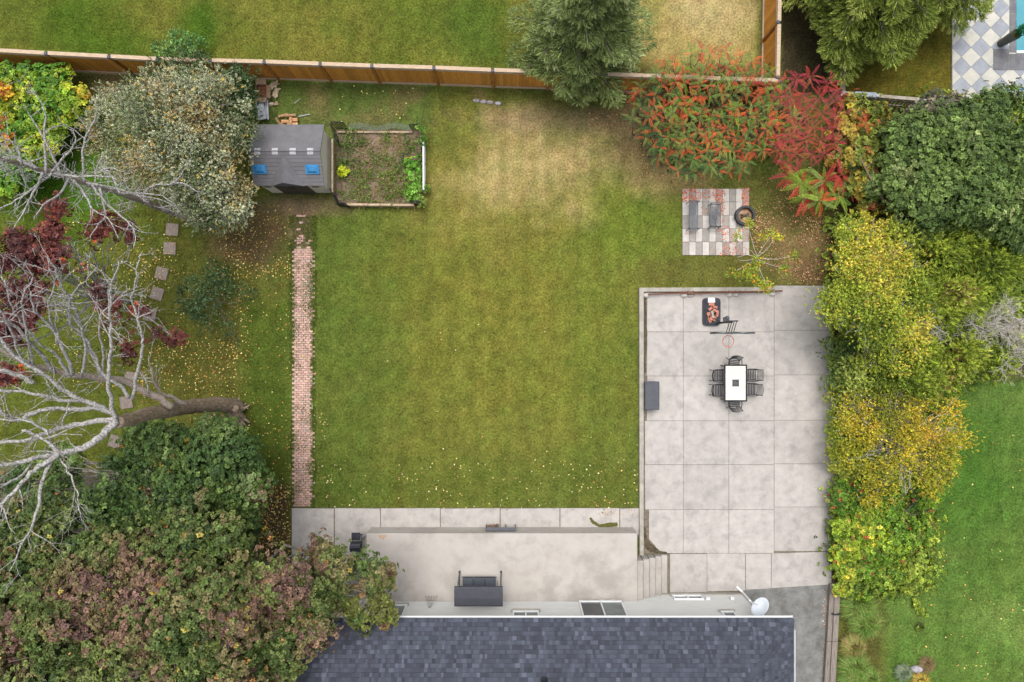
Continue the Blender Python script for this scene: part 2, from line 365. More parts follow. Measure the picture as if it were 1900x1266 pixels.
def pal(cols, weights):
    w = np.array(weights, float); return np.array([lin(*c, k=1.0) for c in cols]), w/w.sum()
def crown(blobs, palette, T, leaf, dens, subr=.32, nsp=9, seed=1, inner=.35, lowz=-.25, gap=.0, accent=None, upw=.5, flat=1.0, gapseed=4):
    """blobs: (world centre, rx, ry, rz). Clumps on each blob's shell, sprigs on every clump."""
    r = np.random.default_rng(seed); cols, w = palette; parts = []
    for bi, (c, rx, ry, rz) in enumerate(blobs):
        area = 2*math.pi*((rx*ry+rx*rz+ry*rz)/3)*(1-lowz)
        n = max(4, int(area*dens)); d = unit(r.normal(size=(n*3, 3))); d = d[d[:, 2] > lowz][:n]; n = len(d)
        rad = np.where(r.random(n) < inner, r.uniform(.35, .9, n), r.uniform(.86, 1.14, n))
        cc = np.array(c)+d*rad[:, None]*np.array([rx, ry, rz])
        if gap: k = vnoise(cc[:, 0]+cc[:, 2]*.7, cc[:, 1]-cc[:, 2]*.5, .9, gapseed) > gap; cc = cc[k]; d = d[k]; n = len(cc)
        if n == 0: continue
        nz = vnoise(cc[:, 0], cc[:, 1], 1.3, seed % 50+60)   # neighbouring clumps turn together
        ci = np.searchsorted(np.cumsum(w), np.clip(.62*nz+.38*r.random(n)+r.normal(0, .05, n), 0, .999))
        ci = np.minimum(ci, len(cols)-1)
        base = cols[ci]*np.clip(r.normal(1, .15, (n, 1)), .6, 1.5)
        m = n*nsp; ii = np.repeat(np.arange(n), nsp)
        q = unit(r.normal(size=(m, 3))); q[:, 2] = np.abs(q[:, 2])*.8-.1
        sr = subr*r.uniform(.35, 1.75, n)[ii]*r.uniform(.5, 1.15, m); an_ = r.uniform(.6, 1.5, (n, 3))[ii]
        P = cc[ii]+q*sr[:, None]*an_*np.array([1, 1, .8*flat])+r.normal(0, .04, (m, 3))
        A = q*.8+d[ii]*.5+np.array([0, 0, upw])+r.normal(0, .3, (m, 3))
        C = base[ii]*np.clip(r.normal(1, .2, (m, 1)), .45, 1.8)
        if accent is not None:
            ac, pr = accent; k = r.random(m) < pr; C[k] = np.array([lin(*a, k=1.0) for a in ac])[r.integers(0, len(ac), k.sum())]
        parts.append(scatter(T, P, A, leaf*r.uniform(.75, 1.25, m), C, r))
    return merge(parts)
def limb(mb, a, b, r0, r1, sag=.0, wig=.12, n=5, seed=0, sides=6):
    q = random.Random(seed); a = Vector(a); b = Vector(b); L = (b-a).length; pts = []; rr = []
    for i in range(n+1):
        t = i/n; p = a.lerp(b, t); k = math.sin(math.pi*t)
        p += Vector((q.uniform(-1, 1), q.uniform(-1, 1), q.uniform(-.6, .6)))*wig*L*k*.5+Vector((0, 0, sag*L*k))
        pts.append(p); rr.append(r0+(r1-r0)*t)
    mb.tube(pts, rr, sides); return pts
def jit(bl, seed, keep=.78, k=2):
    q = random.Random(seed); out = []
    for c, rx, ry, rz in bl:
        f = q.uniform(keep-.12, keep+.12); out.append((Vector(c)+Vector((q.uniform(-.2, .2)*rx, q.uniform(-.2, .2)*ry, 0)), rx*f, ry*f, rz*f))
        for _ in range(k):
            a = q.uniform(0, 6.283); d = q.uniform(.65, 1.05); f = q.uniform(.28, .52); out.append((Vector(c)+Vector((math.cos(a)*rx*d, math.sin(a)*ry*d, q.uniform(-.3, .35)*rz)), rx*f*q.uniform(.7, 1.3), ry*f*q.uniform(.7, 1.3), rz*f))
    return out
def tree(name, label, cat, base, blobs, palette, T, leaf, dens, trunk_r, bark, seed, split=None, fol='foliage', mat=None, twigs=0, **kw):
    t = thing(name, label, cat, base)
    topz = max(c[2] for c, *_ in blobs); tr = MB()
    cx = sum(c[0] for c, *_ in blobs)/len(blobs); cy = sum(c[1] for c, *_ in blobs)/len(blobs)
    fork = Vector((base[0]*.7+cx*.3, base[1]*.7+cy*.3, base[2]+(topz-base[2])*.35))
    limb(tr, base, fork, trunk_r, trunk_r*.75, 0, .08, 5, seed, 10); tr.build('trunk', bark, t, smooth=True)
    br = MB()
    for i, (c, rx, ry, rz) in enumerate(blobs):
        pts = limb(br, fork, Vector(c)+Vector((0, 0, rz*.2)), trunk_r*.45, trunk_r*.12, .06, .22, 6, seed+i, 6)
        q = random.Random(seed*7+i)
        for j in range(3):
            e = Vector(c)+Vector((q.uniform(-1, 1)*rx, q.uniform(-1, 1)*ry, q.uniform(.1, .9)*rz)); limb(br, pts[3+j % 3], e, trunk_r*.14, .01, .02, .25, 5, seed*3+j+i, 5)
    br.build('branch', bark, t, smooth=True)
    V, Fq, C = crown(blobs, palette, T, leaf, dens, seed=seed, **kw)
    npmesh(fol, V, Fq, C, mat or M_leaf, t)
    return t
def B(px, py, z, r, ry=None, rz=None):
    ry = ry or r; return (W(px, py, z), r, ry, rz or min(r, ry)*.75)

# palettes (leaf reflectance)
P_maple = pal([(62, 84, 42), (80, 98, 48), (102, 114, 60), (118, 110, 72), (124, 98, 80), (112, 86, 78), (138, 118, 98)], [3.6, 4.0, 3, 2, 2.2, 1.9, 1.2])
P_green = pal([(54, 76, 42), (68, 92, 46), (92, 114, 56), (108, 126, 76), (138, 124, 96), (134, 110, 96)], [3, 4, 3, 1.6, 1.1, .8])
P_red = pal([(82, 50, 50), (100, 56, 54), (116, 62, 56), (136, 70, 54), (92, 84, 60)], [3, 4, 3, 1.2, 1])
P_silver = pal([(104, 118, 78), (134, 144, 108), (168, 172, 140), (176, 158, 112), (190, 176, 150)], [3, 3, 3, 3, 2])
P_ivy = pal([(64, 104, 40), (88, 130, 42), (128, 158, 46), (170, 176, 54), (208, 172, 60)], [3, 4, 3, 2.2, 1.6])
P_spruce = pal([(112, 130, 80), (140, 156, 96), (166, 180, 118), (196, 206, 156)], [3, 4, 3, 1.6])
P_spruce2 = pal([(116, 136, 64), (144, 160, 76), (170, 182, 92), (194, 202, 120)], [3, 4, 3, 1.6])
P_vib = pal([(62, 84, 44), (86, 108, 54), (108, 130, 66), (142, 154, 96)], [3, 4, 3, 1.6])
P_ygreen = pal([(104, 128, 48), (140, 158, 56), (172, 182, 66), (206, 190, 80), (166, 152, 96)], [2.5, 3.5, 3.5, 3, .8])
P_lime = pal([(92, 112, 44), (126, 146, 52), (162, 176, 66), (192, 196, 92), (142, 112, 80)], [3.4, 3.6, 3, 1.6, .9])
P_yellow = pal([(104, 124, 44), (150, 154, 50), (198, 182, 60), (218, 180, 68), (158, 138, 76)], [3, 3.6, 3.4, 1.6, .9])
P_creep = pal([(76, 110, 38), (102, 136, 42), (144, 166, 50), (190, 180, 64), (150, 120, 66)], [3.4, 4, 3.2, 1.4, .6])
P_blue = pal([(58, 82, 50), (76, 100, 62), (100, 122, 82)], [3, 4, 3])
P_vine = pal([(64, 82, 36), (110, 120, 48), (164, 146, 60), (168, 106, 66), (128, 84, 56)], [3, 3, 2.4, 2, 1.6])

#==STRUCTURES==
# ------------------------------------------------------------------ concrete patio, walkway, porch
def rect(x0, y0, x1, y1, z): a = W(x0, y1, z); b = W(x1, y0, z); return a.x, a.y, b.x, b.y
ZP = .06
def slab(parent, poly_px, z=ZP, name='slab', gap=.009, m=None):
    pts = [W(x, y, z) for x, y in poly_px]; c = sum(pts, Vector())/len(pts)
    pl = []
    for p in pts:
        d = p-c; pl.append((p.x-math.copysign(gap, d.x), p.y-math.copysign(gap, d.y)))
    mb = MB(); dz = rnd.uniform(-.004, .004); mb.prism(pl, z-.1, z+dz); return mb.build(name, m or M_conc, parent)
def struct_base(name, polys, z, m, kind='structure', label=None):
    mb = MB()
    for p in polys: mb.prism([(W(x, y, z).x, W(x, y, z).y) for x, y in p], -.06, z)
    o = mb.build(name, m); o['kind'] = kind; return o
patio = struct_base('concrete_patio', [[(1195, 543), (1436.5, 543), (1436.5, 530), (1541, 530), (1544, 1085), (1384, 1095), (1384, 1028), (1195, 1028)], [(1215, 1028.5), (1384, 1028.5), (1384, 1098), (1215, 1101)]], .035, M_joint)
xs_ = [1195, 1268, 1352.5, 1436.5]; ys_ = [543, 616, 698, 781, 862.5, 946, 1027]
for i in range(3):
    for j in range(6):
        x0, x1, y0, y1 = xs_[i], xs_[i+1], ys_[j], ys_[j+1]
        if i == 0 and j == 5: slab(patio, [(x0+9, y0), (x1, y0), (x1, y1), (x0+28, y1), (x0+20, y1-14), (x0+9, y1-26)])
        elif i == 0: slab(patio, [(x0+(6 if j < 3 else 1), y0), (x1, y0), (x1, y1), (x0+(5 if j < 3 else 2), y1)])
        else: slab(patio, [(x0, y0), (x1, y0), (x1, y1), (x0, y1)])
yr_ = [530, 613, 696, 780, 861, 941, 1023]; xr_ = [1522, 1530, 1540, 1545, 1545, 1543, 1543]
for j in range(6): slab(patio, [(1436.5, yr_[j]), (xr_[j]+14, yr_[j]), (xr_[j+1]+(14 if j < 1 else 2), yr_[j+1]), (1436.5, yr_[j+1])])
slab(patio, [(1243, 1028), (1312, 1028), (1312, 1099), (1243, 1101)]); slab(patio, [(1312, 1027), (1383, 1027), (1383, 1096.5), (1312, 1098)])
slab(patio, [(1383.5, 1027.3), (1431, 1027.3), (1431, 1092.5), (1383.5, 1095)]); slab(patio, [(1431.5, 1027), (1543, 1023.6), (1543, 1085), (1431, 1092)])
# low curb wall round two sides of the patio
cw = MB(); cw.prism([W(x, y, .22).xy[:] for x, y in [(1186.5, 534), (1436, 533), (1436, 540), (1194.5, 541.5), (1194.5, 1031), (1187, 1031)]], -.05, .22)
o = cw.build('curb_wall', M_curb); tag(o, 'low pale concrete curb wall between the mown lawn and the patio', 'wall')

walk = struct_base('walkway', [[(541, 943), (1186.5, 943), (1186.5, 1000), (700, 1000), (700, 1120), (541, 1120)]], .03, M_joint)
for x0, x1 in [(707, 816), (818, 927), (929, 1038), (1040, 1149), (1151, 1186)]: slab(walk, [(x0-.5, 943+rnd.uniform(0, 1.5)), (x1+.5, 943), (x1+.5, 992), (x0-.5, 992)], .05)
for x0, x1 in [(541, 619.5), (621, 705.5)]:
    slab(walk, [(x0, 943), (x1, 944), (x1, 1031), (x0, 1031)], .05); slab(walk, [(x0, 1032), (x1, 1032), (x1, 1118), (x0, 1118)], .05)
# moss crust on the walk and dirt pushed up in the patio corner
M_moss = pm('moss', lin(112, 106, 54), lin(80, 78, 40), scale=14, rough=1, bump=.8); M_mud = pm('mud', lin(104, 92, 74), lin(74, 66, 52), scale=7, rough=1, bump=.8)
def patch(name, pts, z, m, w):
    mb = MB(); q = random.Random(len(pts)*17)
    pts2 = []
    for a, b in zip(pts[:-1], pts[1:]):
        for k in range(5): pts2.append((a[0]+(b[0]-a[0])*k/5, a[1]+(b[1]-a[1])*k/5, a[2]+(b[2]-a[2])*k/5))
    pts2.append(pts[-1]); up, lo = [], []
    for i, (x, y, ww) in enumerate(pts2):
        a = pts2[max(i-1, 0)]; b = pts2[min(i+1, len(pts2)-1)]; d = Vector((b[0]-a[0], b[1]-a[1])).normalized(); n = Vector((-d.y, d.x))
        up.append((x+n.x*ww*q.uniform(.7, 1.3), y+n.y*ww*q.uniform(.7, 1.3))); lo.append((x-n.x*ww*q.uniform(.7, 1.3), y-n.y*ww*q.uniform(.7, 1.3)))
    mid = [(p[0], p[1]) for p in pts2]; vv = []; n = len(pts2)
    for ring, zz in ((up, z), (mid, z+.015), (lo, z)): vv += [(*W(x, y, z).xy, zz) for x, y in ring]
    ff = [(r*n+i, (r+1)*n+i, (r+1)*n+i+1, r*n+i+1) for r in (0, 1) for i in range(n-1)]
    mb.add(vv, ff); o = mb.build(name, m, smooth=True); o['kind'] = 'stuff'; return o
patch('moss', [(1095, 961, 2), (1100, 969, 3), (1112, 976, 2.5), (1124, 976, 4), (1137, 974, 5), (1146, 973, 3)], .057, M_moss, 3)
patch('mud', [(1196, 978, 1.5), (1198, 1000, 3), (1203, 1013, 6), (1212, 1020, 6), (1224, 1025, 3), (1238, 1026.5, 1.5)], .062, M_mud, 3)
patch('mud', [(1196, 545, 2), (1197, 580, 2.5), (1197, 620, 3.5), (1196, 660, 2.5), (1196, 692, 1.5)], .062, M_mud, 3)
patch('mud', [(902, 984, 3), (908, 979, 5), (918, 976.5, 4), (926, 976, 3)], .057, pm('rust_dirt', lin(142, 118, 98), lin(118, 98, 84), rough=1), 3)

# raised porch with steps
ZF = 1.08
px0, py0, px1, py1 = rect(680, 990, 1182.5, 1119, ZF)
porch = thing('porch', 'raised pale concrete porch slab along the back wall of the house', 'porch', (0, (py0+py1)/2, 0))
mb = MB(); mb.bbox(((px0+px1)/2, (py1-11.7)/2, .5*ZF), (px1-px0, py1+11.7, ZF), .012); mb.build('deck_slab', M_porch, porch)
for i in range(5):
    z = ZF*(5-i)/6; xl = px1+i*.315; yf = (633-(1041-i*2.6))/sc(z)
    mb = MB(); mb.bbox((xl+.1575, (yf-11.7)/2, z/2), (.286, yf+11.7, z), .022); mb.build('step', M_porch, porch)
M_rust = pm('rust_stain', lin(196, 150, 112), lin(190, 176, 162), scale=5, rough=.95)
P_ = [(702, 993.5), (708, 992.3), (715, 993.2), (721, 994.6), (714, 997), (711, 1002), (707, 1000), (703, 997)]
mb = MB(); mb.add([W(x, y, ZF+.004) for x, y in P_]+[W(709, 996.5, ZF+.004)], [(8, (i+1) % 8, i) for i in range(8)]); o = mb.build('rust_stain', M_rust, porch)


# driveway
dr = MB(); dr.prism([W(x, y, .02).xy[:] for x, y in [(1376, 1090), (1547, 1080), (1542, 1700), (1376, 1700)]], -.06, .02)
M_asph = pm('worn_asphalt', lin(140, 140, 137), lin(112, 112, 110), scale=2.5, rough=.95, bump=.5, bscale=90, c3=lin(96, 92, 84), scale3=1.1)
o = dr.build('driveway', M_asph); o['kind'] = 'structure'
# timber edging
te = thing('timber_edging', 'weathered grey double timber edging along the driveway, tied with a black strap', 'edging', W(1550, 1170, 0))
M_tim = pm('weathered_timber', lin(158, 148, 140), lin(122, 112, 104), scale=6, rough=.95, bump=.6, stretch=(6, .5, 6))
for (xa, xb, xc, xd, zt) in [(1541, 1550, 1528, 1538, .24), (1550.5, 1560, 1538.5, 1549, .32)]:
    for (ya, yb) in [(1085, 1190), (1191, 1300)]:
        f = lambda u, v, y: u+(v-u)*(y-1085)/(1300-1085)
        mb = MB(); mb.prism([W(f(xa, xc, ya), ya, zt).xy[:], W(f(xb, xd, ya), ya, zt).xy[:], W(f(xb, xd, yb), yb, zt).xy[:], W(f(xa, xc, yb), yb, zt).xy[:]], -.04, zt); mb.build('timber', M_tim, te)
mb = MB(); mb.tube([W(1544, 1139, .33), W(1549, 1141, .36), W(1556, 1140.5, .36), W(1560, 1138, .34)], [.05, .03, .045, .02], 7); mb.build('strap', M_black, te)

# brick path
bp = MB(); bp.prism([W(x, y, .004).xy[:] for x, y in [(541, 940), (582, 940), (580, 458), (542, 458)]], -.05, .008)
path = bp.build('brick_path', pm('path_dirt', lin(112, 112, 66), lin(90, 104, 52), scale=7, rough=1)); path['kind'] = 'structure'
mb = MB(); mb.c = []; a = W(542, 940); b = W(582, 394); yw = W(0, 462).y; y = a.y+.05; row = 0
while y < b.y:
    x = a.x+(.11 if row % 2 else 0)+.1
    while x < b.x+.02:
        n = vnoise(np.array([x]), np.array([y]), .8, 71)[0]; edge = min(x-a.x, b.x-x)
        if (edge > .10*n or rnd.random() < .5) and (y < yw or rnd.random() < (.5 if y < yw+.5 else .16) and edge > .12):
            mb.box((x, y, .014), (.195, .088, .03+rnd.uniform(-.006, .006)), rnd.uniform(-.03, .03))
            k = rnd.uniform(.93, 1.07); c = lin(214*k, 174*k, 164*k) if rnd.random() < .93 else lin(196*k, 176*k, 166*k); mb.c += [c]*6
        x += .215
    y += .105; row += 1
o = mb.build('brick', vcmat('path_brick', rough=.95, nscale=9, namp=.22, bump=.4), path); o['kind'] = 'stuff'

# ------------------------------------------------------------------ house
HX0, HX1, HY = -11.0, 10.62, -11.7
EX0, EX1, EY, EZ, PITCH = -11.6, 11.3, -11.12, 4.3, 5/12
HYB = -24.0
house = thing('house', 'raised bungalow with dark slate-blue shingle roof and pale grey siding', 'house', (0, -17, 0))
M_sid = pm('pale_siding', lin(222, 222, 218), lin(212, 212, 209), scale=2, rough=.7, stretch=(1, 1, 6))
mb = MB(); mb.box(((HX0+HX1)/2, (HY+HYB)/2-.01, 2.1), (HX1-HX0-.02, HY-HYB-.02, 4.2)); mb.build('wall', M_sid, house)
mb = MB()
z = .3
while z < 4.15:
    mb.add([(HX0, HY+.004, z+.1), (HX1, HY+.004, z+.1), (HX1, HY+.022, z), (HX0, HY+.022, z), (HX0, HY, z), (HX1, HY, z)], [(3, 2, 1, 0), (5, 2, 3, 4)])
    mb.add([(HX1+.004, HY, z+.1), (HX1+.004, HYB, z+.1), (HX1+.022, HYB, z), (HX1+.022, HY, z)], [(3, 2, 1, 0)]); z += .105
o = mb.build('siding', M_sid, house); o['kind'] = 'stuff'
mb = MB(); mb.box(((HX0+HX1)/2, HY-.2, .15), (HX1-HX0+.06, .5, .3)); mb.build('foundation', M_curb, house)
# roof body
M_under = pm('roof_deck', lin(70, 72, 84), lin(60, 62, 74), rough=.9)
hd = (EY-HYB)/2; rz = EZ+hd*PITCH
mb = MB(); mb.add([(EX0, EY, EZ), (EX1, EY, EZ), (EX1, HYB, EZ), (EX0, HYB, EZ), (EX0+hd, EY-hd, rz), (EX1-hd, EY-hd, rz), (EX0, EY, EZ-.16), (EX1, EY, EZ-.16), (EX1, HYB, EZ-.16), (EX0, HYB, EZ-.16)],
    [(0, 4, 5, 1), (1, 5, 2), (2, 5, 4, 3), (3, 4, 0), (0, 1, 7, 6), (1, 2, 8, 7), (2, 3, 9, 8), (3, 0, 6, 9), (6, 7, 8, 9)])
roof = mb.build('roof', M_under, house)
# shingles: laid course by course, tab by tab, each with its own lift and shade
sh = MB(); sh.c = []; cs = math.cos(math.atan(PITCH)); ex = .165*cs
def shade():
    k = rnd.random(); v = rnd.uniform(.86, 1.12)
    b = (73, 77, 88) if k < .5 else (79, 83, 95) if k < .82 else (91, 95, 108) if k < .94 else (67, 70, 80)
    return lin(b[0]*v, b[1]*v, b[2]*v)
def tabs(course, x0, x1, f):
    x = x0-rnd.uniform(0, .15)
    while x < x1:
        w_ = rnd.choice([.09, .11, .14, .17, .2]); xa, xb = max(x, x0), min(x+w_, x1)
        if xb-xa > .02:
            d0 = course*ex-.012; d1 = (course+1)*ex; l0 = .016+rnd.random()*.012; l1 = .008
            q = [f(xa+.003, d0, l0), f(xb-.003, d0, l0), f(xb-.003, d1, l1), f(xa+.003, d1, l1), f(xa+.003, d0, 0), f(xb-.003, d0, 0), f(xa+.003, d1, 0), f(xb-.003, d1, 0)]
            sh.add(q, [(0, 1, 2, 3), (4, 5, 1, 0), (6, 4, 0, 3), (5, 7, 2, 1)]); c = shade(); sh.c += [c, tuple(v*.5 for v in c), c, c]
        x += w_
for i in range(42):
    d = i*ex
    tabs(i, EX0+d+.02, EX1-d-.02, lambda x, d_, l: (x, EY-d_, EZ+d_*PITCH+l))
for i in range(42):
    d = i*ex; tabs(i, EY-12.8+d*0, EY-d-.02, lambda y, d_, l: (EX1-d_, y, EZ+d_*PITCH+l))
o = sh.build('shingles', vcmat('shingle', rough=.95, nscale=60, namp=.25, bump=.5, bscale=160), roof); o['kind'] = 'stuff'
hc = MB(); hc.c = []
d = 0
while d < 6.2:
    c = shade(); p = lambda u, o_, l: (EX1-u+o_, EY-u+o_, EZ+u*PITCH+l)
    for s_ in (-1, 1):
        ox, oy = (-.13, 0) if s_ < 0 else (0, -.13)
        v = [(EX1-d, EY-d, EZ+d*PITCH+.06), (EX1-d-.2, EY-d-.2, EZ+(d+.2)*PITCH+.045)]
        off = Vector((-.14, .04, 0)) if s_ < 0 else Vector((.04, -.14, 0))
        u0 = Vector(v[0])+off; u1 = Vector(v[1])+off; u0.z -= .035; u1.z -= .035
        q = [v[0], v[1], tuple(u1), tuple(u0)]
        hc.add(q, [(0, 1, 2, 3)] if s_ > 0 else [(3, 2, 1, 0)]); hc.c += [c]
    d += .15
o = hc.build('hip_cap', MATS['shingle'], roof); o['kind'] = 'stuff'
# gutters: open troughs
def gutter(a, b, outv, name='gutter'):
    a = Vector(a); b = Vector(b); n = Vector(outv); mb = MB(); prof = [(0, .10), (0, 0), (.06, 0), (.08, .10), (.072, .10), (.055, .01), (.008, .01), (.008, .10)]
    v = []
    for p in (a, b):
        for o_, h in prof: v.append(p+n*o_+Vector((0, 0, h)))
    k = len(prof); mb.add(v, [(i, (i+1) % k, k+(i+1) % k, k+i) for i in range(k)]+[tuple(range(k)), tuple(range(2*k-1, k-1, -1))]); return mb.build(name, M_white, house)
gutter((EX0, EY+.002, EZ-.11), (EX1, EY+.002, EZ-.11), (0, 1, 0)); gutter((EX1+.002, EY-.5, EZ-.11), (EX1+.002, HYB, EZ-.11), (1, 0, 0))
mb = MB(); mb.box(((EX0+EX1)/2, EY-.3, EZ-.2), (EX1-EX0, .58, .05)); mb.box((EX1-.3, (EY+HYB)/2, EZ-.2), (.58, EY-HYB, .05)); mb.build('soffit', M_white, house)
mb = MB(); mb.tube([(HX1+.03, HY+.09, .05), (HX1+.0, HY+.09, 3.6), (HX1+.3, EY-.1, EZ-.15)], .05, 8); mb.tube([(HX1+.03, HY+.09, .12), (HX1-.22, HY+.32, .05)], .055, 8); mb.build('downspout', M_white, house)
# windows and doors in the back wall
M_glass = pm('window_glass', lin(92, 104, 104), lin(120, 128, 124), scale=1.5, rough=.08, spec=.6)
M_dglass = pm('dark_door_glass', lin(52, 58, 64), lin(62, 68, 74), scale=1.5, rough=.08, spec=.6)
def window(x0, x1, z0, z1, name='window', panes=2, dark=(), sill=True, fw=.06, label=None):
    y = HY+.03; mb = MB(); o_ = .05
    for (cx, cz, w_, h_) in [((x0+x1)/2, z0, x1-x0+fw, fw), ((x0+x1)/2, z1, x1-x0+fw, fw)]: mb.box((cx, y+o_/2, cz), (w_, o_+.04, h_))
    for k in range(panes+1): mb.box((x0+(x1-x0)*k/panes, y+o_/2-.003, (z0+z1)/2), (fw*.95, o_+.03, z1-z0))
    f = mb.build(name, M_white, house)
    if label: f['label'] = label
    for k in range(panes):
        p = MB(); xa = x0+(x1-x0)*k/panes+fw/2; xb = x0+(x1-x0)*(k+1)/panes-fw/2; p.box(((xa+xb)/2, y, (z0+z1)/2), (xb-xa, .02, z1-z0-fw)); p.build('pane', M_dglass if k in dark else M_glass, f)
    if sill: s = MB(); s.box(((x0+x1)/2, y+.05, z0-.06), (x1-x0+.2, .13, .04)); s.build('sill', M_curb, f)
    return f
window(3.02, 4.88, 1.2, 3.2, 'sliding_door', 2, (0,), label='sliding glass door with one dark screen panel')
window(.06, 1.12, 2.32, 3.4); window(-6.15, -4.65, 1.62, 2.95, panes=2); window(7.35, 8.62, .5, .9, panes=2, dark=(1,)); window(9.0, 9.5, 2.35, 3.2, panes=1)
for x in (8.85, 9.95): mb = MB(); mb.bbox((x, HY+.07, .85), (.17, .12, .15), .01); mb.build('wall_vent', M_white, house)
mb = MB(); mb.tube([(1.25, -13.2, EZ+.8), (1.25, -13.2, EZ+1.3)], .055, 10); mb.lathe([(.16, 0), (.055, .12)], 12, (1.25, -13.2, EZ+.86)); mb.build('vent_pipe', M_black, house)
for x in (-4.0, 2.55, 6.2): mb = MB(); mb.bbox((x, HY+.1, 3.5), (.1, .14, .1), .01); mb.build('wall_lamp', M_black, house)

# satellite dish
sdish = thing('satellite_dish', 'pale grey oval satellite dish on a bracket at the house corner', 'satellite dish', (10.45, HY+.1, 3.0))
dc = Vector((10.38, -11.14, 3.15)); nrm = Vector((-.35, .45, .8)).normalized(); u_ = Vector((.72, 1, 0)); u_ = (u_-nrm*u_.dot(nrm)).normalized(); w_ = nrm.cross(u_); Mx = Matrix(((w_.x*.74, u_.x*1.08, nrm.x), (w_.y*.74, u_.y*1.08, nrm.y), (w_.z*.74, u_.z*1.08, nrm.z)))
mb = MB(); mb.lathe([(0.001, .0), (.12, .008), (.22, .03), (.32, .065), (.40, .11), (.405, .10), (.32, .05), (.2, .012), (.001, -.015)], 36, dc, Mx)
M_dish = pm('dish_grey', lin(205, 211, 220), lin(196, 203, 212), rough=.5); mb.build('reflector', M_dish, sdish, smooth=True)
mb = MB(); mb.tube([dc-nrm*.03, dc-nrm*.25+Vector((.05, -.2, -.1)), (10.55, HY+.04, 2.8)], .03, 8); mb.build('bracket', M_dish, sdish)
tip = Vector((9.85, -10.75, 3.45)); mb = MB(); mb.tube([dc-nrm*.03+Vector((-.1, .1, 0)), tip], .016, 6); mb.build('feed_arm', M_dish, sdish)
mb = MB(); mb.tube([tip-nrm*.05, tip+nrm*.06], [.04, .03], 8); mb.build('receiver', M_white, sdish)

# ------------------------------------------------------------------ back fence and side fence
M_fence = pm('stained_cedar', lin(232, 164, 76), lin(204, 138, 58), scale=3, rough=.8, bump=.4, stretch=(8, 8, 1), objvar=.18)
M_rail = pm('pale_rail', lin(212, 190, 166), lin(186, 160, 132), scale=4, rough=.85, bump=.3, stretch=(1, 6, 6))
M_post = pm('stained_post', lin(186, 128, 62), lin(156, 106, 52), scale=4, rough=.8, bump=.3)
M_cap = pm('blue_grey_post_cap', lin(88, 96, 116), lin(74, 80, 98), rough=.6)
FZ = 2.0
fp = [(-40, 91), (85, 98), (202, 104), (292, 109), (390, 111.5), (490, 114), (594, 118), (690, 121.5), (805, 125), (914, 129.5), (1020, 133), (1125, 137.5), (1230, 141), (1340, 145), (1447, 149)]
fpt = [Vector((W(x, y, FZ).x, W(x, y, FZ).y, 0)) for x, y in fp]
fence = thing('wooden_fence', 'long cedar-stained board fence with pale top rail across the back of the lawn', 'fence', fpt[7])
caps = []
board_me = None; post_me = None
def board(parent, p, ang, h, wd, z0=.12, name='board', m=M_fence):
    global board_me
    k = (round(h, 2), wd)
    if not hasattr(board, 'c'): board.c = {}
    if k not in board.c: q = MB(); q.box((0, 0, h/2), (wd, .018, h)); board.c[k] = q.mesh('board', m)
    return link(name, board.c[k], parent, (p.x-parent.location.x, p.y-parent.location.y, z0+rnd.uniform(-.01, .01)), (0, 0, ang))
def fence_run(th, pts, zt=FZ, side=1):
    q = MB(); q.box((0, 0, zt/2), (.11, .11, zt)); pme = q.mesh('post', M_post)
    q = MB(); q.bbox((0, 0, .03), (.135, .135, .06), .02); cme = q.mesh('post_cap', M_cap)
    for i, p in enumerate(pts):
        d = (pts[min(i+1, len(pts)-1)]-pts[max(i-1, 0)]); a = math.atan2(d.y, d.x); n = Vector((math.sin(a), -math.cos(a), 0))*side
        po = link('post', pme, th, (p+n*.05)-th.location, (0, 0, a)); link('post_cap', cme, po, (0, 0, zt), (0, 0, 0))
    for i in range(len(pts)-1):
        a_, b_ = pts[i], pts[i+1]; d = b_-a_; L = d.length; a = math.atan2(d.y, d.x); u = d.normalized(); n = Vector((math.sin(a), -math.cos(a), 0))*side
        k = max(1, round(L/.145)); wd = round(L/k-.006, 3)
        for j in range(k): board(th, a_+u*(L*(j+.5)/k), a, 1.72, wd)
        mid = (a_+b_)/2
        for nm, z, hh, dd, off in [('top_rail', zt-.02, .04, .16, 0), ('upper_rail', 1.80, .09, .05, .045), ('lower_rail', .16, .10, .06, .05)]:
            q = MB(); q.box((0, 0, 0), (L-.13, dd, hh)); v = link(nm, q.mesh(nm, M_rail), th, (mid+n*off+Vector((0, 0, z)))-th.location, (0, 0, a))
fence_run(fence, fpt)
sx = W(1444, 150, FZ).x; sp = [Vector((sx+.05*k, fpt[-1].y+.12+2.4*k, 0)) for k in range(4)]
sfence = thing('wooden_fence', 'golden-stained board fence running away from the sumac beside the dark conifer', 'fence', sp[1])
M_fence_b = M_fence; board.c = {}
fence_run(sfence, sp, side=-1)
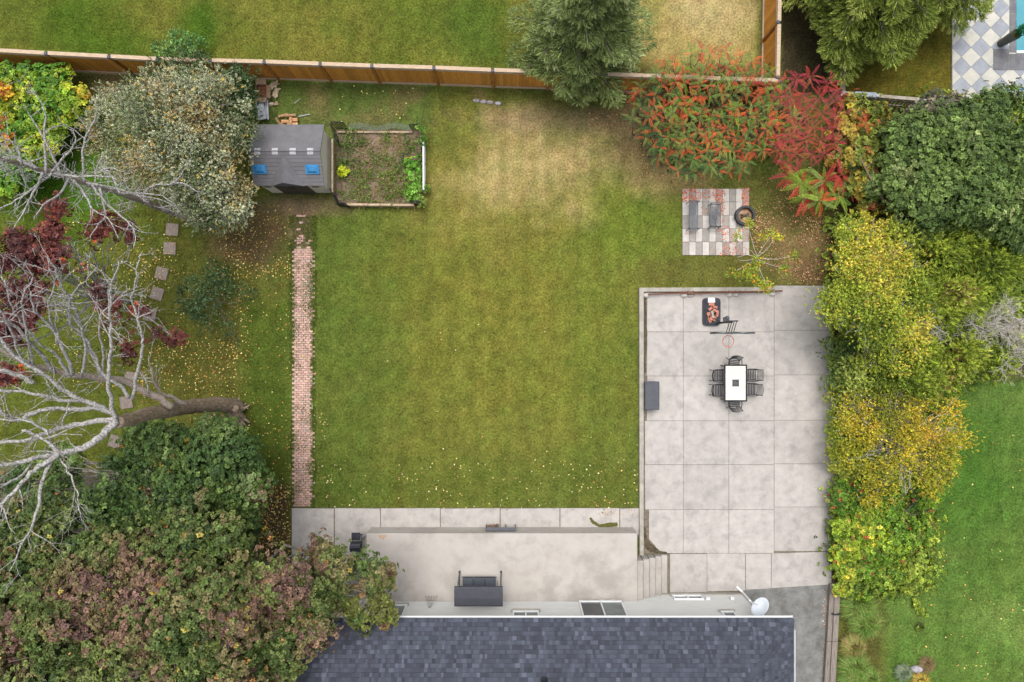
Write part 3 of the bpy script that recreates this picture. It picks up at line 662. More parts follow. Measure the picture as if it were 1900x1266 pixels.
# old pale fence behind the shrubs, upper right
M_oldw = pm('bleached_wood', lin(196, 188, 176), lin(156, 146, 134), scale=4, rough=.95, bump=.4)
of = thing('low_fence', 'bleached grey low rail fence below the neighbour lawn strip', 'fence', W(1680, 186, 0))
op = [W(1563, 172, 1.2), W(1625, 178, 1.2), (W(1700, 184, 1.2)), W(1760, 190, 1.2), W(1822, 197, 1.2)]
for i in range(4):
    a_, b_ = op[i].copy(), op[i+1].copy(); d = b_-a_; an = math.atan2(d.y, d.x); mid = (a_+b_)/2
    for nm, zz, dd, hh, oy in [('top_rail', 1.2, .14, .05, 0), ('rail', .95, .05, .1, -.05), ('rail', .4, .05, .1, -.05)]:
        q = MB(); q.box((0, 0, 0), (d.length-.01, dd, hh)); link(nm, q.mesh(nm, M_oldw), of, Vector((mid.x, mid.y+oy, zz))-of.location, (0, 0, an))
    q = MB(); q.box((0, 0, .6), (.1, .1, 1.2)); link('post', q.mesh('post', M_oldw), of, Vector((a_.x, a_.y-.1, 0))-of.location)
    for j in range(10):
        p = a_.lerp(b_, (j+.5)/10); q = MB(); q.box((0, 0, .5), (.09, .015, 1.0)); link('picket', q.mesh('picket', M_oldw), of, Vector((p.x, p.y+.03, .05))-of.location, (0, 0, an))
tb = MB(); tb.bbox((*W(1606, 175.5, 1.3).xy, 1.28), (.95, .22, .1), .01, R(-3)); o = tb.build('trough', pm('trough_grey', lin(176, 184, 196), rough=.5)); tag(o, 'pale blue-grey trough lying on the low rail fence', 'trough')
tb = MB(); tb.lathe([(.001, -.09), (.07, -.06), (.1, 0), (.07, .07), (.03, .1), (.001, .11)], 10, (*W(1629, 177, 1.35).xy, 1.33)); o = tb.build('jug', M_white, smooth=True); tag(o, 'small white jug at the right end of the trough on the rail fence', 'jug')
pp = MB(); a = W(1558, 172); b = W(1565, 118); pp.prism([(a.x, a.y), (b.x, a.y), (b.x, b.y), (a.x, b.y)], 0, .2); o = pp.build('garden_curb', M_curb); tag(o, 'short pale kerb at the left end of the neighbour lawn strip', 'kerb')

# ------------------------------------------------------------------ neighbour pool terrace
pt = MB(); a = W(1765, 187); b = W(2350, -300); pt.prism([(a.x, a.y), (b.x, a.y+.5), (b.x, b.y), (a.x, b.y)], -.05, .02); pool_t = pt.build('pool_terrace', M_joint); pool_t['kind'] = 'structure'
M_tl = pm('pale_tile', lin(208, 205, 194), lin(192, 190, 182), scale=2.5, rough=.8, objvar=.05); M_td = pm('grey_tile', lin(166, 170, 178), lin(150, 154, 164), scale=2.5, rough=.8, objvar=.07)
dg = .455; c0 = W(1801, 34)
def clip(poly, x0, x1, y0, y1):
    for ax, lim, sg in ((0, x0, 1), (0, x1, -1), (1, y0, 1), (1, y1, -1)):
        out = []
        for i in range(len(poly)):
            p, q = poly[i], poly[(i+1) % len(poly)]; ip = (p[ax]-lim)*sg >= 0; iq = (q[ax]-lim)*sg >= 0
            if ip: out.append(p)
            if ip != iq: t = (lim-p[ax])/(q[ax]-p[ax]); out.append((p[0]+(q[0]-p[0])*t, p[1]+(q[1]-p[1])*t))
        poly = out
        if len(poly) < 3: return []
    return poly
pcx = W(1872, 0).x
for i in range(-9, 12):
    for j in range(-14, 12):
        cx = c0.x+(i+j)*dg; cy = c0.y+(i-j)*dg
        h = dg-.008; pl = clip([(cx-h, cy), (cx, cy-h), (cx+h, cy), (cx, cy+h)], a.x+.03, 26.5, a.y+.02, 18.5)
        if not pl: continue
        if cx > pcx+.4 and cy > W(0, 128).y+.3: continue
        if cx > W(1842, 0).x+.4 and W(0, 128).y+.3 < cy: pass
        q = MB(); q.prism(pl, .0, .045+rnd.uniform(-.003, .003)); q.build('tile', M_tl if ((i+j) % 2 == 0) else M_td, pool_t)
# coping and dark pavers
M_cop = pm('dark_paver', lin(128, 128, 132), lin(108, 108, 112), scale=3, rough=.85, bump=.3)
def flat(name, x0, y0, x1, y1, z0, z1, m, parent):
    a = W(x0, y1); b = W(x1, y0); q = MB(); q.bbox(((a.x+b.x)/2, (a.y+b.y)/2, (z0+z1)/2), (b.x-a.x, b.y-a.y, z1-z0), .004); return q.build(name, m, parent)
for k in range(8): flat('coping_stone', 1872, 98-36*(k+1)+1, 1884, 98-36*k, .0, .062, M_cop, pool_t)
flat('paver', 1842, 92, 1871, 131, .0, .064, M_cop, pool_t)
for k in range(6): flat('paver', 1872+30*k, 101, 1901+30*k, 131, .0, .062, M_cop, pool_t)
pool = MB(); a = W(1884.5, 99.5); b = W(2300, -300); pool.prism([(a.x, a.y), (b.x, a.y), (b.x, b.y), (a.x, b.y)], .0, .055)
M_water = pm('pool_water', lin(96, 168, 182), lin(84, 156, 172), scale=1.0, rough=.05, bump=.15, bscale=3, spec=.5)
o = pool.build('pool_water', M_water); o['kind'] = 'structure'
flat('pool_edge', 1884.5, 95, 2200, 100, .0, .075, M_white, pool_t)
# topiary pot
pot = thing('planter', 'tall grey cylindrical planter with twisted green topiary by the pool', 'planter', W(1858, 80, .05))
c = W(1857, 81, .05); mb = MB(); mb.lathe([(.001, 0), (.17, 0), (.23, 1.0), (.21, 1.0), (.2, .92), (.001, .92)], 24, c); mb.build('pot', pm('planter_grey', lin(110, 112, 110), lin(92, 94, 92), rough=.7), pot, smooth=False)
mb = MB(); mb.lathe([(.001, .93), (.19, .95), (.15, 1.02), (.001, 1.05)], 14, c); mb.build('moss_top', M_moss, pot)
pts = [c+Vector((math.cos(t*9)*.09, math.sin(t*9)*.09, 1.0+t*1.5)) for t in np.linspace(0, 1, 26)]
V, Fq, C = crown([(p, .14*(1-.5*i/26), .14*(1-.5*i/26), .12) for i, p in enumerate(pts)], pal([(30, 110, 76), (44, 126, 84)], [1, 1]), TT, .07, 60, subr=.05, nsp=6, seed=9); npmesh('topiary', V, Fq, C, M_leaf, pot)
hp = [W(x, y, .07) for x, y in [(1806, -30), (1818, -5), (1820, 8), (1825, 20), (1833, 26), (1841, 23), (1842, 12), (1836, 2), (1830, -12), (1836, -40)]]
mb = MB(); mb.tube(hp, .02, 8); o = mb.build('garden_hose', pm('hose_yellow', lin(206, 204, 120), rough=.6), smooth=True); tag(o, 'pale yellow hose looped on the diamond tiles', 'hose')
mb = MB(); mb.tube([W(1858, 170, .09), W(1880, 166, .09), W(1930, 163, .1)], .025, 8); o = mb.build('pool_pole', pm('pole_blue', lin(60, 150, 190), rough=.5)); tag(o, 'thin blue pole lying at the edge of the diamond tiles', 'pole')

# ------------------------------------------------------------------ shed
SHX0, SHX1, SHY0, SHY1, SE, SR = -11.12, -8.36, 6.88, 9.36, 1.9, 2.5
shed = thing('shed', 'grey-roofed beige plastic garden shed with two blue skylights', 'shed', ((SHX0+SHX1)/2, 8.1, 0))
M_shw = pm('beige_resin', lin(232, 226, 208), lin(222, 216, 198), scale=2, rough=.7)
M_shr = pm('grey_resin_roof', lin(118, 116, 119), lin(106, 105, 108), scale=3, rough=.75, bump=.25, bscale=50)
mb = MB(); ry = (SHY0+SHY1)/2; mb.add([(x, y, z) for x in (SHX0, SHX1) for y, z in ((SHY0, 0), (SHY1, 0), (SHY1, SE), (ry, SR-.04), (SHY0, SE))], [(4, 3, 2, 1, 0), (5, 6, 7, 8, 9), (0, 1, 6, 5), (1, 2, 7, 6), (0, 5, 9, 4), (2, 3, 8, 7), (3, 4, 9, 8)]); mb.build('wall', M_shw, shed)
rx0, rx1 = -11.28, -8.2; th = .05; ov = .1; sl_ = (SR-SE)/(ry-SHY0)
def rp(x, y, l=0): return (x, y, SR+.02-abs(y-ry)*sl_+l)
mb = MB()
n = 9
for s_ in (-1, 1):   # each slope in plain courses
    for k in range(n):
        ya = ry+s_*(ry-SHY0+ov)*k/n; yb = ry+s_*(ry-SHY0+ov)*(k+1)/n-s_*.004
        q = [rp(rx0, ya, .004), rp(rx1, ya, .004), rp(rx1, yb, .016), rp(rx0, yb, .016), rp(rx0, ya, -th), rp(rx1, ya, -th), rp(rx1, yb, -th), rp(rx0, yb, -th)]
        mb.add(q, [(0, 1, 2, 3), (7, 6, 5, 4), (0, 3, 7, 4), (2, 1, 5, 6), (3, 2, 6, 7)] if s_ > 0 else [(3, 2, 1, 0), (4, 5, 6, 7), (4, 7, 3, 0), (6, 5, 1, 2), (7, 6, 2, 3)])
sroof = mb.build('roof', M_shr, shed)
mb = MB(); mb.tube([rp(rx0, ry, .01), rp(rx1, ry, .01)], .03, 8); mb.build('ridge', M_shr, sroof)
# dormer over the door
mb = MB(); dx = -9.8; hw = .74; dz = SR+.03; yf = SHY0-.12; yb = ry-.12
zb = lambda y: SR+.02-abs(y-ry)*sl_+.01
mb.add([(dx, yf, dz), (dx, yb, dz), (dx-hw, yf, zb(yf)), (dx+hw, yf, zb(yf)), (dx, yf, dz-.05), (dx-hw, yf, zb(yf)-.05), (dx+hw, yf, zb(yf)-.05)], [(0, 1, 2), (0, 3, 1), (4, 0, 2, 5), (0, 4, 6, 3)])
mb.build('dormer', M_shr, sroof)
M_sky = pm('blue_skylight_plastic', lin(44, 124, 182), lin(70, 146, 200), scale=2.5, rough=.25, spec=.6)
for x0, x1 in ((469, 494), (566.5, 591.5)):
    a = W(x0, 322, 2.25); b = W(x1, 306.5, 2.25); cx, cy = (a.x+b.x)/2, (a.y+b.y)/2; hx, hy = (b.x-a.x)/2, (b.y-a.y)/2
    mb = MB(); v = []
    for f_, l in ((1, .0), (1, .05), (.82, .05), (.45, .13)):
        for i, j in ((-1, -1), (1, -1), (1, 1), (-1, 1)): v.append(rp(cx+i*hx*f_, cy+j*hy*f_, l+.015))
    fs = [tuple(k*4+i for i in (0, 1)) for k in ()]
    for k in range(3):
        for i in range(4): j = (i+1) % 4; fs.append((k*4+i, k*4+j, k*4+4+j, k*4+4+i))
    fs.append((12, 13, 14, 15)); mb.add(v, fs); mb.build('skylight', M_sky, sroof)
for x in (477.5, 510, 543, 575.5):
    a = W(x, 283.5, 2.5); mb = MB()
    for s_ in (-1, 1): q = [rp(a.x-.13, ry, .03), rp(a.x+.13, ry, .03), rp(a.x+.13, ry+s_*.14, .03), rp(a.x-.13, ry+s_*.14, .03)]; mb.add(q, [(0, 1, 2, 3)] if s_ > 0 else [(3, 2, 1, 0)])
    mb.build('ridge_vent', pm('vent_translucent', lin(190, 192, 198), lin(172, 174, 180), rough=.6), sroof)
M_door = pm('brown_door', lin(84, 78, 72), lin(74, 68, 64), scale=4, rough=.6)
for s_ in (-1, 1):
    mb = MB(); mb.bbox((dx+s_*.37, SHY0-.03, .9), (.72, .05, 1.75), .01); d_ = mb.build('door', M_door, shed)
    mb = MB(); mb.tube([(dx+s_*.09, SHY0-.06, 1.15), (dx+s_*.09, SHY0-.1, 1.2), (dx+s_*.09, SHY0-.1, 1.4), (dx+s_*.09, SHY0-.06, 1.45)], .014, 6); mb.build('handle', M_black, d_)
for x in (-10.85, -8.72):
    mb = MB(); mb.box((x, SHY0-.02, 1.4), (.34, .03, .3)); w_ = mb.build('window', M_shw, shed)
    for i in (-1, 0, 1):
        for j in (-1, 1): q = MB(); q.box((x+i*.1, SHY0-.04, 1.4+j*.065), (.07, .012, .1)); q.build('pane', M_dglass, w_)
for i in range(14): mb = MB(); mb.box((SHX1+.008, SHY0+.1+i*(2.28/13), .93), (.012, .05, 1.8)); mb.build('wall_rib', M_shw, shed) if i in () else None

# raised vegetable bed
bed = thing('garden_bed', 'raised vegetable bed of dark soil and withered vines beside the shed', 'garden bed', W(703, 312, 0))
M_soil = pm('dark_soil', lin(150, 130, 112), lin(108, 92, 76), scale=9, rough=1, bump=1, bscale=30, detail=8)
a = W(624, 380); b = W(782, 243); nn = 50; X, Y = np.meshgrid(np.linspace(a.x, b.x, nn), np.linspace(a.y, b.y, nn)); Z = .16+.1*(fbm(X, Y, .5, 81)-.5)
idx = np.arange(nn*nn).reshape(nn, nn); F = np.stack([idx[:-1, :-1], idx[:-1, 1:], idx[1:, 1:], idx[1:, :-1]], -1).reshape(-1, 4)
npmesh('soil', np.stack([X.ravel(), Y.ravel(), Z.ravel()], 1), F, None, M_soil, bed, smooth=True)
M_plank = pm('bare_plank', lin(206, 184, 156), lin(176, 152, 124), scale=4, rough=.9, bump=.3)
for k in range(3): p0, p1 = W(640+43*k, 379.5, .35), W(640+43*(k+1)-1, 379.5+.8*k, .35); mb = MB(); mb.box(((p0.x+p1.x)/2, (p0.y+p1.y)/2, .18), (p1.x-p0.x, .09, .36)); mb.build('plank', M_plank, bed)
p0, p1 = W(626, 245, .3), W(765, 246, .3); mb = MB(); mb.box(((p0.x+p1.x)/2, p0.y, .15), (p1.x-p0.x, .06, .3)); mb.build('plank', M_plank, bed)
def railing(name, label, pts, h, m, nb, top=.06, cat='railing', toppz=None, grid=False, mt=None):
    t = thing(name, label, cat, pts[0])
    for a, b in zip(pts[:-1], pts[1:]):
        for z in (h, .12): mb = MB(); mb.tube([(a.x, a.y, z), (b.x, b.y, z)], top/2 if z == h else .02, 6); mb.build('rail', mt or m, t)
        for k in range(nb+1): p = a.lerp(b, k/nb); mb = MB(); mb.tube([(p.x, p.y, 0.02), (p.x, p.y, h-.01)], .019 if k % nb else .024, 5); mb.build('baluster', m, t)
    return t
V0 = lambda x, y, z=0: Vector((W(x, y, z).x, W(x, y, z).y, 0))
railing('railing', 'beige railing with close white balusters between shed and vegetable bed', [V0(616.5, 258, .9), V0(616.5, 357, .9)], .9, M_plank, 24, .1, mt=M_plank)
railing('railing', 'white-topped railing on the lawn side of the vegetable bed', [V0(785.5, 262, .7), V0(786, 352, .7)], .7, M_white, 22, .09)
for nm, lb, ps in [('gate_panel', 'black metal railing panel at the back left corner of the vegetable bed', [(612, 229), (624, 262)]), ('gate_panel', 'black metal railing panel standing behind the bed, nearest the lumber', [(614, 226), (636, 227)]),
                   ('gate_panel', 'black metal railing panel at the front left corner of the vegetable bed', [(612, 350), (622, 372)]), ('gate_panel', 'short black metal panel at the front right corner of the bed under vines', [(760, 372), (780, 374)]),
                   ('gate_panel', 'short black metal panel at the back right corner of the bed under vines', [(759, 231), (776, 231)]), ('gate_panel', 'low black metal panel lying against the front planks of the bed', [(622, 376), (640, 377)])]:
    railing(nm, lb, [V0(*ps[0], 1.0), V0(*ps[1], 1.0)], 1.0, M_black, 6, .045, 'gate panel')
# vines, bed plants
vb = MB(); q = random.Random(5)
for i in range(330):
    x = q.uniform(650, 765); y = q.uniform(250, 372); p = W(x, y, .22); a_ = q.uniform(0, 6.28); pts = []
    for k in range(6): pts.append(p.copy()); a_ += q.uniform(-.7, .7); p = p+Vector((math.cos(a_)*.12, math.sin(a_)*.12, q.uniform(-.05, .05))); p.z = min(max(p.z, .15), .4)
    vb.tube(pts, [.012]*5+[.006], 4)
o = vb.build('withered_vine', pm('dry_vine', lin(176, 150, 110), lin(132, 110, 76), rough=1), bed); o['kind'] = 'stuff'
def low(name, lab, cat, blobs, palette, T, leaf, dens, seed, parent=None, mat=None, kind=None, **kw):
    V, Fq, C = crown(blobs, palette, T, leaf, dens, seed=seed, **kw); o = npmesh(name, V, Fq, C, mat or M_leaf, parent)
    if lab: o['label'] = lab; o['category'] = cat
    if kind: o['kind'] = kind
    return o
P_weed = pal([(74, 108, 44), (104, 136, 54), (134, 150, 70), (160, 150, 90)], [2, 3, 2, 1])
low('weeds', None, None, [B(q.uniform(630, 775), q.uniform(250, 375), .2, q.uniform(.12, .34), rz=.1) for _ in range(120)], P_weed, TT, .10, 11, 3, bed, nsp=5, subr=.12, kind='stuff')
low('bean_plants', None, None, [B(x, y, .35, .3, rz=.3) for x, y in [(765, 335), (768, 350), (766, 320), (764, 305), (766, 362), (768, 295)]], pal([(84, 136, 44), (112, 160, 56), (140, 180, 80)], [2, 3, 1]), TB, .07, 16, 4, bed, nsp=6, subr=.12, gap=.25)
low('climbing_vine', 'leafy green vine sprawling over the back right corner of the bed', 'vine', [B(772, 240, .7, .35), B(781, 250, .6, .3), B(776, 262, .5, .3), B(784, 275, .4, .2)], P_weed, TB, .075, 15, 5, nsp=6, subr=.14, gap=.25)
low('climbing_vine', 'leafy green vine sprawling over the front right corner of the bed', 'vine', [B(784, 358, .5, .28), B(790, 348, .4, .25), B(781, 374, .4, .25)], P_weed, TB, .075, 15, 6, nsp=6, subr=.14, gap=.25)
low('bed_greens', None, None, [B(635, 265, .3, .35), B(640, 300, .25, .25), B(636, 335, .3, .25), B(632, 360, .3, .25), B(640, 245, .3, .3)], P_weed, TT, .13, 13, 7, bed, nsp=5, subr=.14, gap=.3)
low('yellow_plant', 'small bright yellow-green plant in the bed beside the beige railing', 'plant', [B(636.5, 318, .35, .15)], pal([(190, 200, 50)], [1]), TB, .09, 90, 8, nsp=7, subr=.08)
rk = thing('garden_rake', 'yellow-handled rake lying across the vegetable bed', 'rake', W(760, 292, .3))
mb = MB(); mb.tube([W(750, 294, .32), W(783, 288.5, .6)], .016, 6); mb.build('handle', pm('handle_yellow', lin(220, 178, 60), rough=.6), rk); mb = MB(); mb.box(W(747, 294.5, .28), (.06, .35, .04)); [mb.box(W(747, 294.5, .22)+Vector((0, -.15+.05*i, 0)), (.02, .012, .12)) for i in range(7)]; mb.build('rake_head', M_black, rk)
nt_ = MB(); pts = [W(645+10*i, 241-3*math.sin(i*.9), .35+.1*math.sin(i*1.7)) for i in range(13)]
for off in range(6): nt_.tube([p+Vector((0, .05*off, .03*math.sin(off*2+i))) for i, p in enumerate(pts)], .006, 4)
for i in range(60): t = i/60*12; k = int(t); p = pts[k].lerp(pts[k+1], t-k); nt_.tube([p, p+Vector((.05, .25, 0))], .005, 4)
o = nt_.build('netting', pm('net_grey', lin(150, 160, 145), rough=.8)); tag(o, 'crumpled pale garden netting along the back of the bed', 'netting')

# things behind the shed
box = thing('cardboard_box', 'open brown cardboard box full of kindling by the fence', 'box', W(485, 168, 0))
M_card = pm('cardboard', lin(172, 144, 122), lin(156, 128, 106), scale=3, rough=.9)
bc = W(484, 169, .4); mb = MB()
for (cx, cy, sx_, sy_) in [(-.24, 0, .012, .62), (.24, 0, .012, .62), (0, -.31, .48, .012), (0, .31, .48, .012)]: mb.box((bc.x+cx, bc.y+cy, .2), (sx_, sy_, .4), 0)
mb.box((bc.x, bc.y, .02), (.47, .61, .02)); mb.build('carton', M_card, box)
for (cy, sy_, an) in [(.44, .26, 25), (-.42, .24, -20)]: mb = MB(); mb.box((0, 0, 0), (.48, sy_, .01), M=Matrix.Rotation(R(an), 3, 'X')); mb.v = [(v[0]+bc.x, v[1]+bc.y+cy, v[2]+.43) for v in mb.v]; mb.build('flap', M_card, box)
mb = MB(); mb.box((bc.x+.33, bc.y, .34), (.2, .58, .01), M=Matrix.Rotation(R(60), 3, 'Y')); mb.build('flap', M_card, box)
mb = MB()
for i in range(90): mb.box((bc.x+q.uniform(-.2, .2), bc.y+q.uniform(-.27, .27), .26+q.uniform(0, .06)), (.13, .03, .02), q.uniform(0, 3), Matrix.Rotation(q.uniform(0, 3.1), 3, 'Z'))
o = mb.build('kindling', pm('kindling_brown', lin(150, 100, 70), lin(100, 64, 46), scale=10, rough=1), box); o['kind'] = 'stuff'
lum = [((481, 188), (487, 222), .22, .30, 'wide white board leaning behind the shed, nearest the olive tree'), ((491, 172), (494, 219), .05, .16, 'thin white board in the stack behind the shed'), ((495, 178), (497.5, 222), .05, .14, 'outermost thin white board of the stack behind the shed')]
for (a_, b_, w_, z_, lb) in lum:
    p0, p1 = W(*a_, z_), W(*b_, z_); d = p1-p0; mb = MB(); mb.box((p0+p1)/2, (w_*1.6, d.length, .03), math.atan2(d.y, d.x)-math.pi/2); tag(mb.build('white_board', pm('white_board', lin(206, 210, 220), lin(190, 194, 204), scale=3, rough=.7)), lb, 'board', 'white boards behind the shed')
for (x, y, w_, h_, an, lb) in [(508, 158, .5, .25, .5, 'cream crumpled packing scrap, the piece nearest the back fence'), (512, 172, .45, .3, 1.2, 'cream crumpled packing scrap beside the cardboard box'), (508, 193, .4, .15, .2, 'cream crumpled packing scrap, the piece nearest the firewood')]:
    c = W(x, y, .06); mb = MB(); vv = []; m_ = 6
    for i in range(m_):
        for j in range(m_): u = (i/(m_-1)-.5)*w_*(.8+.4*q.random()); v = (j/(m_-1)-.5)*h_*(.7+.6*q.random()); vv.append((c.x+u*math.cos(an)-v*math.sin(an), c.y+u*math.sin(an)+v*math.cos(an), .03+q.random()*.1))
    mb.add(vv, [(i*m_+j, (i+1)*m_+j, (i+1)*m_+j+1, i*m_+j+1) for i in range(m_-1) for j in range(m_-1)]); tag(mb.build('packing_scrap', pm('cream_scrap', lin(220, 204, 180), lin(190, 170, 140), scale=6, rough=.9)), lb, 'packing', 'packing scraps by the box')
M_log = pm('split_wood', lin(222, 176, 134), lin(186, 136, 96), scale=8, rough=.9, bump=.3, objvar=.2); M_logb = pm('split_wood_dark', lin(196, 160, 122), lin(160, 124, 90), scale=8, rough=.9, bump=.3, objvar=.15)
logs = [(528, 224, .34, .16, .0, 0), (546, 222, .3, .17, .02, 0), (540, 215, .52, .12, .05, 1), (524, 213, .45, .12, .25, 1), (547, 231, .28, .2, .1, 0), (536, 233, .35, .18, .9, 1), (517, 228, .6, .12, -1.0, 1), (529, 234, .5, .12, -.5, 1), (540, 225, .3, .14, 1.6, 0)]
llb = ['short pale split log in the middle of the heap', 'short split log at the right of the heap, above the lower one', 'long darker log along the top edge of the heap', 'darker log at the upper left of the heap', 'wide pale split log at the lower right of the heap', 'darker tilted log in the centre bottom of the heap', 'long darker log slanting down the left side of the heap', 'long darker log slanting beside the leftmost one', 'small pale log standing crosswise in the heap']
for i, (x, y, l, w_, an, m_) in enumerate(logs):
    c = W(x, y, .2); zt = .08+.09*(i % 3)
    mb = MB(); k = Matrix.Rotation(an, 3, 'Z'); v = []
    for s_ in (-1, 1):
        for (yy, zz) in ((-w_/2, -.05), (w_/2, -.06), (w_/2*.8, .05), (0, .075), (-w_/2*.9, .04)): v.append(k@Vector((s_*l/2, yy, zz))+Vector((c.x, c.y, zt)))
    mb.add(v, [(4, 3, 2, 1, 0), (5, 6, 7, 8, 9)]+[(j, (j+1) % 5, 5+(j+1) % 5, 5+j) for j in range(5)]); tag(mb.build('firewood_log', M_logb if m_ else M_log), llb[i]+' behind the shed', 'log', 'firewood heap behind the shed')
mb = MB(); mb.tube([W(553, 216.5, .05), W(575, 212, .05)], .018, 6); tag(mb.build('metal_rod', M_dish), 'short pale rod lying in the grass right of the firewood', 'rod')
mb = MB(); mb.tube([W(546, 192, .03), W(557, 183, .03)], .016, 5); tag(mb.build('stick', M_pale), 'short pale stick on the grass behind the shed', 'stick')

# ------------------------------------------------------------------ stepping stones
M_step = pm('stepping_stone', lin(158, 144, 134), lin(132, 120, 112), scale=5, rough=.95, bump=.5, stretch=(3, 1, 1), objvar=.08)
for x, y, an, lb in [(319, 426, 5, 'square stepping stone at the foot of the bare dead trunk, partly under leaves'), (314.5, 461, 2, 'second square stepping stone below the bare dead trunk'), (299.5, 507.5, 14, 'stepping stone left of the small blue-green shrub, upper one'), (291, 545, 16, 'stepping stone with a dark centre mark left of the blue-green shrub'),
                     (277.5, 585, 12, 'last clear stepping stone above the purple-leaved twigs'), (243, 702, 10, 'stepping stone just above the big leaning dead limbs'), (234, 747, -8, 'stepping stone showing between the lichen-covered limbs'), (213, 820, 20, 'stepping stone below the big dead trunk beside the dark foliage')]:
    c = W(x, y, .03); mb = MB(); mb.bbox((0, 0, 0), (.57, .57, .06), .012); s_ = mb.mesh('stepping_stone', M_step); o = link('stepping_stone', s_, None, (c.x, c.y, .012), (0, 0, R(-an))); tag(o, lb, 'stepping stone', 'stepping stones under the left trees')

# ------------------------------------------------------------------ paved fire-pit square
sq = MB(); a = W(1266, 474); b = W(1390, 350.5); sq.prism([(a.x, a.y), (b.x, a.y), (b.x, b.y), (a.x, b.y)], -.05, .012); sqo = sq.build('paved_square', M_joint); sqo['kind'] = 'structure'
M_pl = pm('pale_paver', lin(212, 207, 200), lin(192, 187, 181), scale=5, rough=.9, bump=.3, objvar=.05); M_pd = pm('grey_paver', lin(172, 166, 159), lin(154, 149, 143), scale=5, rough=.9, bump=.3, objvar=.07)
pw, ph = (b.x-a.x)/10, (b.y-a.y)/5
pv = MB(); pv.bbox((0, 0, 0), (pw-.014, ph-.014, .05), .006); pml, pmd = pv.mesh('paver', M_pl), pv.mesh('paver', M_pd)
for j in range(5):
    for i in range(10):
        lt = ((i+j) % 2 == 0) if j in (0, 2, 4) else ((i+j) % 2 == 1)
        lt = (i % 2 == (0 if j in (1, 3) else 1))
        if j >= 3: lt = (i % 2 == 0)
        link('paver', pml if lt else pmd, sqo, (a.x+pw*(i+.5), a.y+ph*(j+.5), .012+rnd.uniform(-.006, .006)), (0, 0, rnd.uniform(-.006, .006)))
M_bench = pm('weathered_metal', lin(118, 122, 128), lin(98, 102, 108), scale=6, rough=.6, metal=.2)
def bench():
    t = thing('park_bench', 'slatted grey metal bench at the left edge of the paved square', 'bench', (*W(1278, 403, 0).xy, .04), 0)
    L = 1.28
    for k in range(5): mb = MB(); mb.bbox((-.02+.075*k, 0, .44), (.052, L, .02), .004); mb.build('seat_slat', M_bench, t, world=False)
    for k in range(4): mb = MB(); mb.box((-.10-.03*k, 0, .52+.1*k), (.018, L, .06)); mb.build('back_slat', M_bench, t, world=False)
    for s_ in (-1, 1):
        mb = MB(); y = s_*(L/2-.02)
        mb.tube([(-.22, y, .85), (-.07, y, .42), (.33, y, .42)], .018, 6); mb.tube([(-.18, y, .64), (.1, y, .66), (.34, y, .62), (.36, y, 0)], .018, 6); mb.tube([(-.07, y, .42), (-.13, y, 0)], .018, 6); mb.build('arm_frame', M_bench, t, world=False)
    return t
bench()
mt = thing('metal_chair', 'grey lattice-seated metal chair in the middle of the paved square', 'chair', (*W(1322, 403, 0).xy, .04))
L = 1.02; mb = MB()
for i in range(15): mb.box((.0, -L/2+.07*i+.02, .42), (.46, .010, .010))
for s_ in (-1, 1):
    for i in range(22):
        x0 = -.22+.044*i*0; mb_y = -L/2+.05*i; mb.box((0, mb_y, .425), (.60, .014, .008), M=Matrix.Rotation(s_*R(45), 3, 'Z')) if abs(mb_y) < L/2-.2 else None
o = mb.build('seat_lattice', M_bench, mt, world=False)
mb = MB(); mb.tube([(-.23, -L/2, .42), (.23, -L/2, .42), (.23, L/2, .42), (-.23, L/2, .42), (-.23, -L/2, .42)], .02, 6); mb.build('seat_frame', M_bench, mt, world=False)
for s_ in (-1, 1): mb = MB(); y = s_*(L/2+.01); mb.tube([(-.3, y, .62), (.24, y, .64), (.25, y, 0)], .018, 6); mb.tube([(-.2, y, .62), (-.22, y, 0)], .018, 6); mb.box((0, y, .3), (.46, .02, .1)); mb.build('side_frame', M_bench, mt, world=False)
mb = MB(); mb.tube([(-.24, -L/2, .42), (-.3, -L/2, .72), (-.3, L/2, .72), (-.24, L/2, .42)], .018, 6); mb.build('backrest', M_bench, mt, world=False)
fp_ = thing('fire_pit', 'round steel fire ring with ash and rusty grate at the edge of the pavers', 'fire pit', (*W(1379, 402, 0).xy, .02))
M_ring = pm('sooty_steel', lin(78, 78, 80), lin(56, 56, 58), scale=6, rough=.7)
mb = MB(); mb.lathe([(.44, 0), (.45, .3), (.455, .33), (.36, .35), (.34, .33), (.35, .02)], 32); mb.build('ring', M_ring, fp_, world=False, smooth=False)
mb = MB(); mb.lathe([(.001, .16), (.1, .17), (.22, .14), (.345, .12)], 24); mb.build('ash', pm('ash_and_rust', lin(176, 120, 66), lin(176, 164, 156), scale=4, rough=1, bump=.6, c3=lin(90, 66, 54), scale3=5), fp_, world=False)
mb = MB(); mb.tube([(-.44, -.1, .2), (-.5, -.12, .25), (-.5, .05, .25), (-.44, .06, .2)], .018, 6); mb.build('handle', M_ring, fp_, world=False)
tk = random.Random(8)
for k in range(3): mb = MB(); an = tk.uniform(0, 3); mb.tube([(math.cos(an)*-.2, math.sin(an)*-.2, .2+.03*k), (math.cos(an)*.2, math.sin(an)*.2, .2+.03*k)], .035, 7); mb.build('charred_log', pm('charred', lin(70, 60, 54), lin(120, 108, 98), scale=8, rough=1), fp_, world=False)

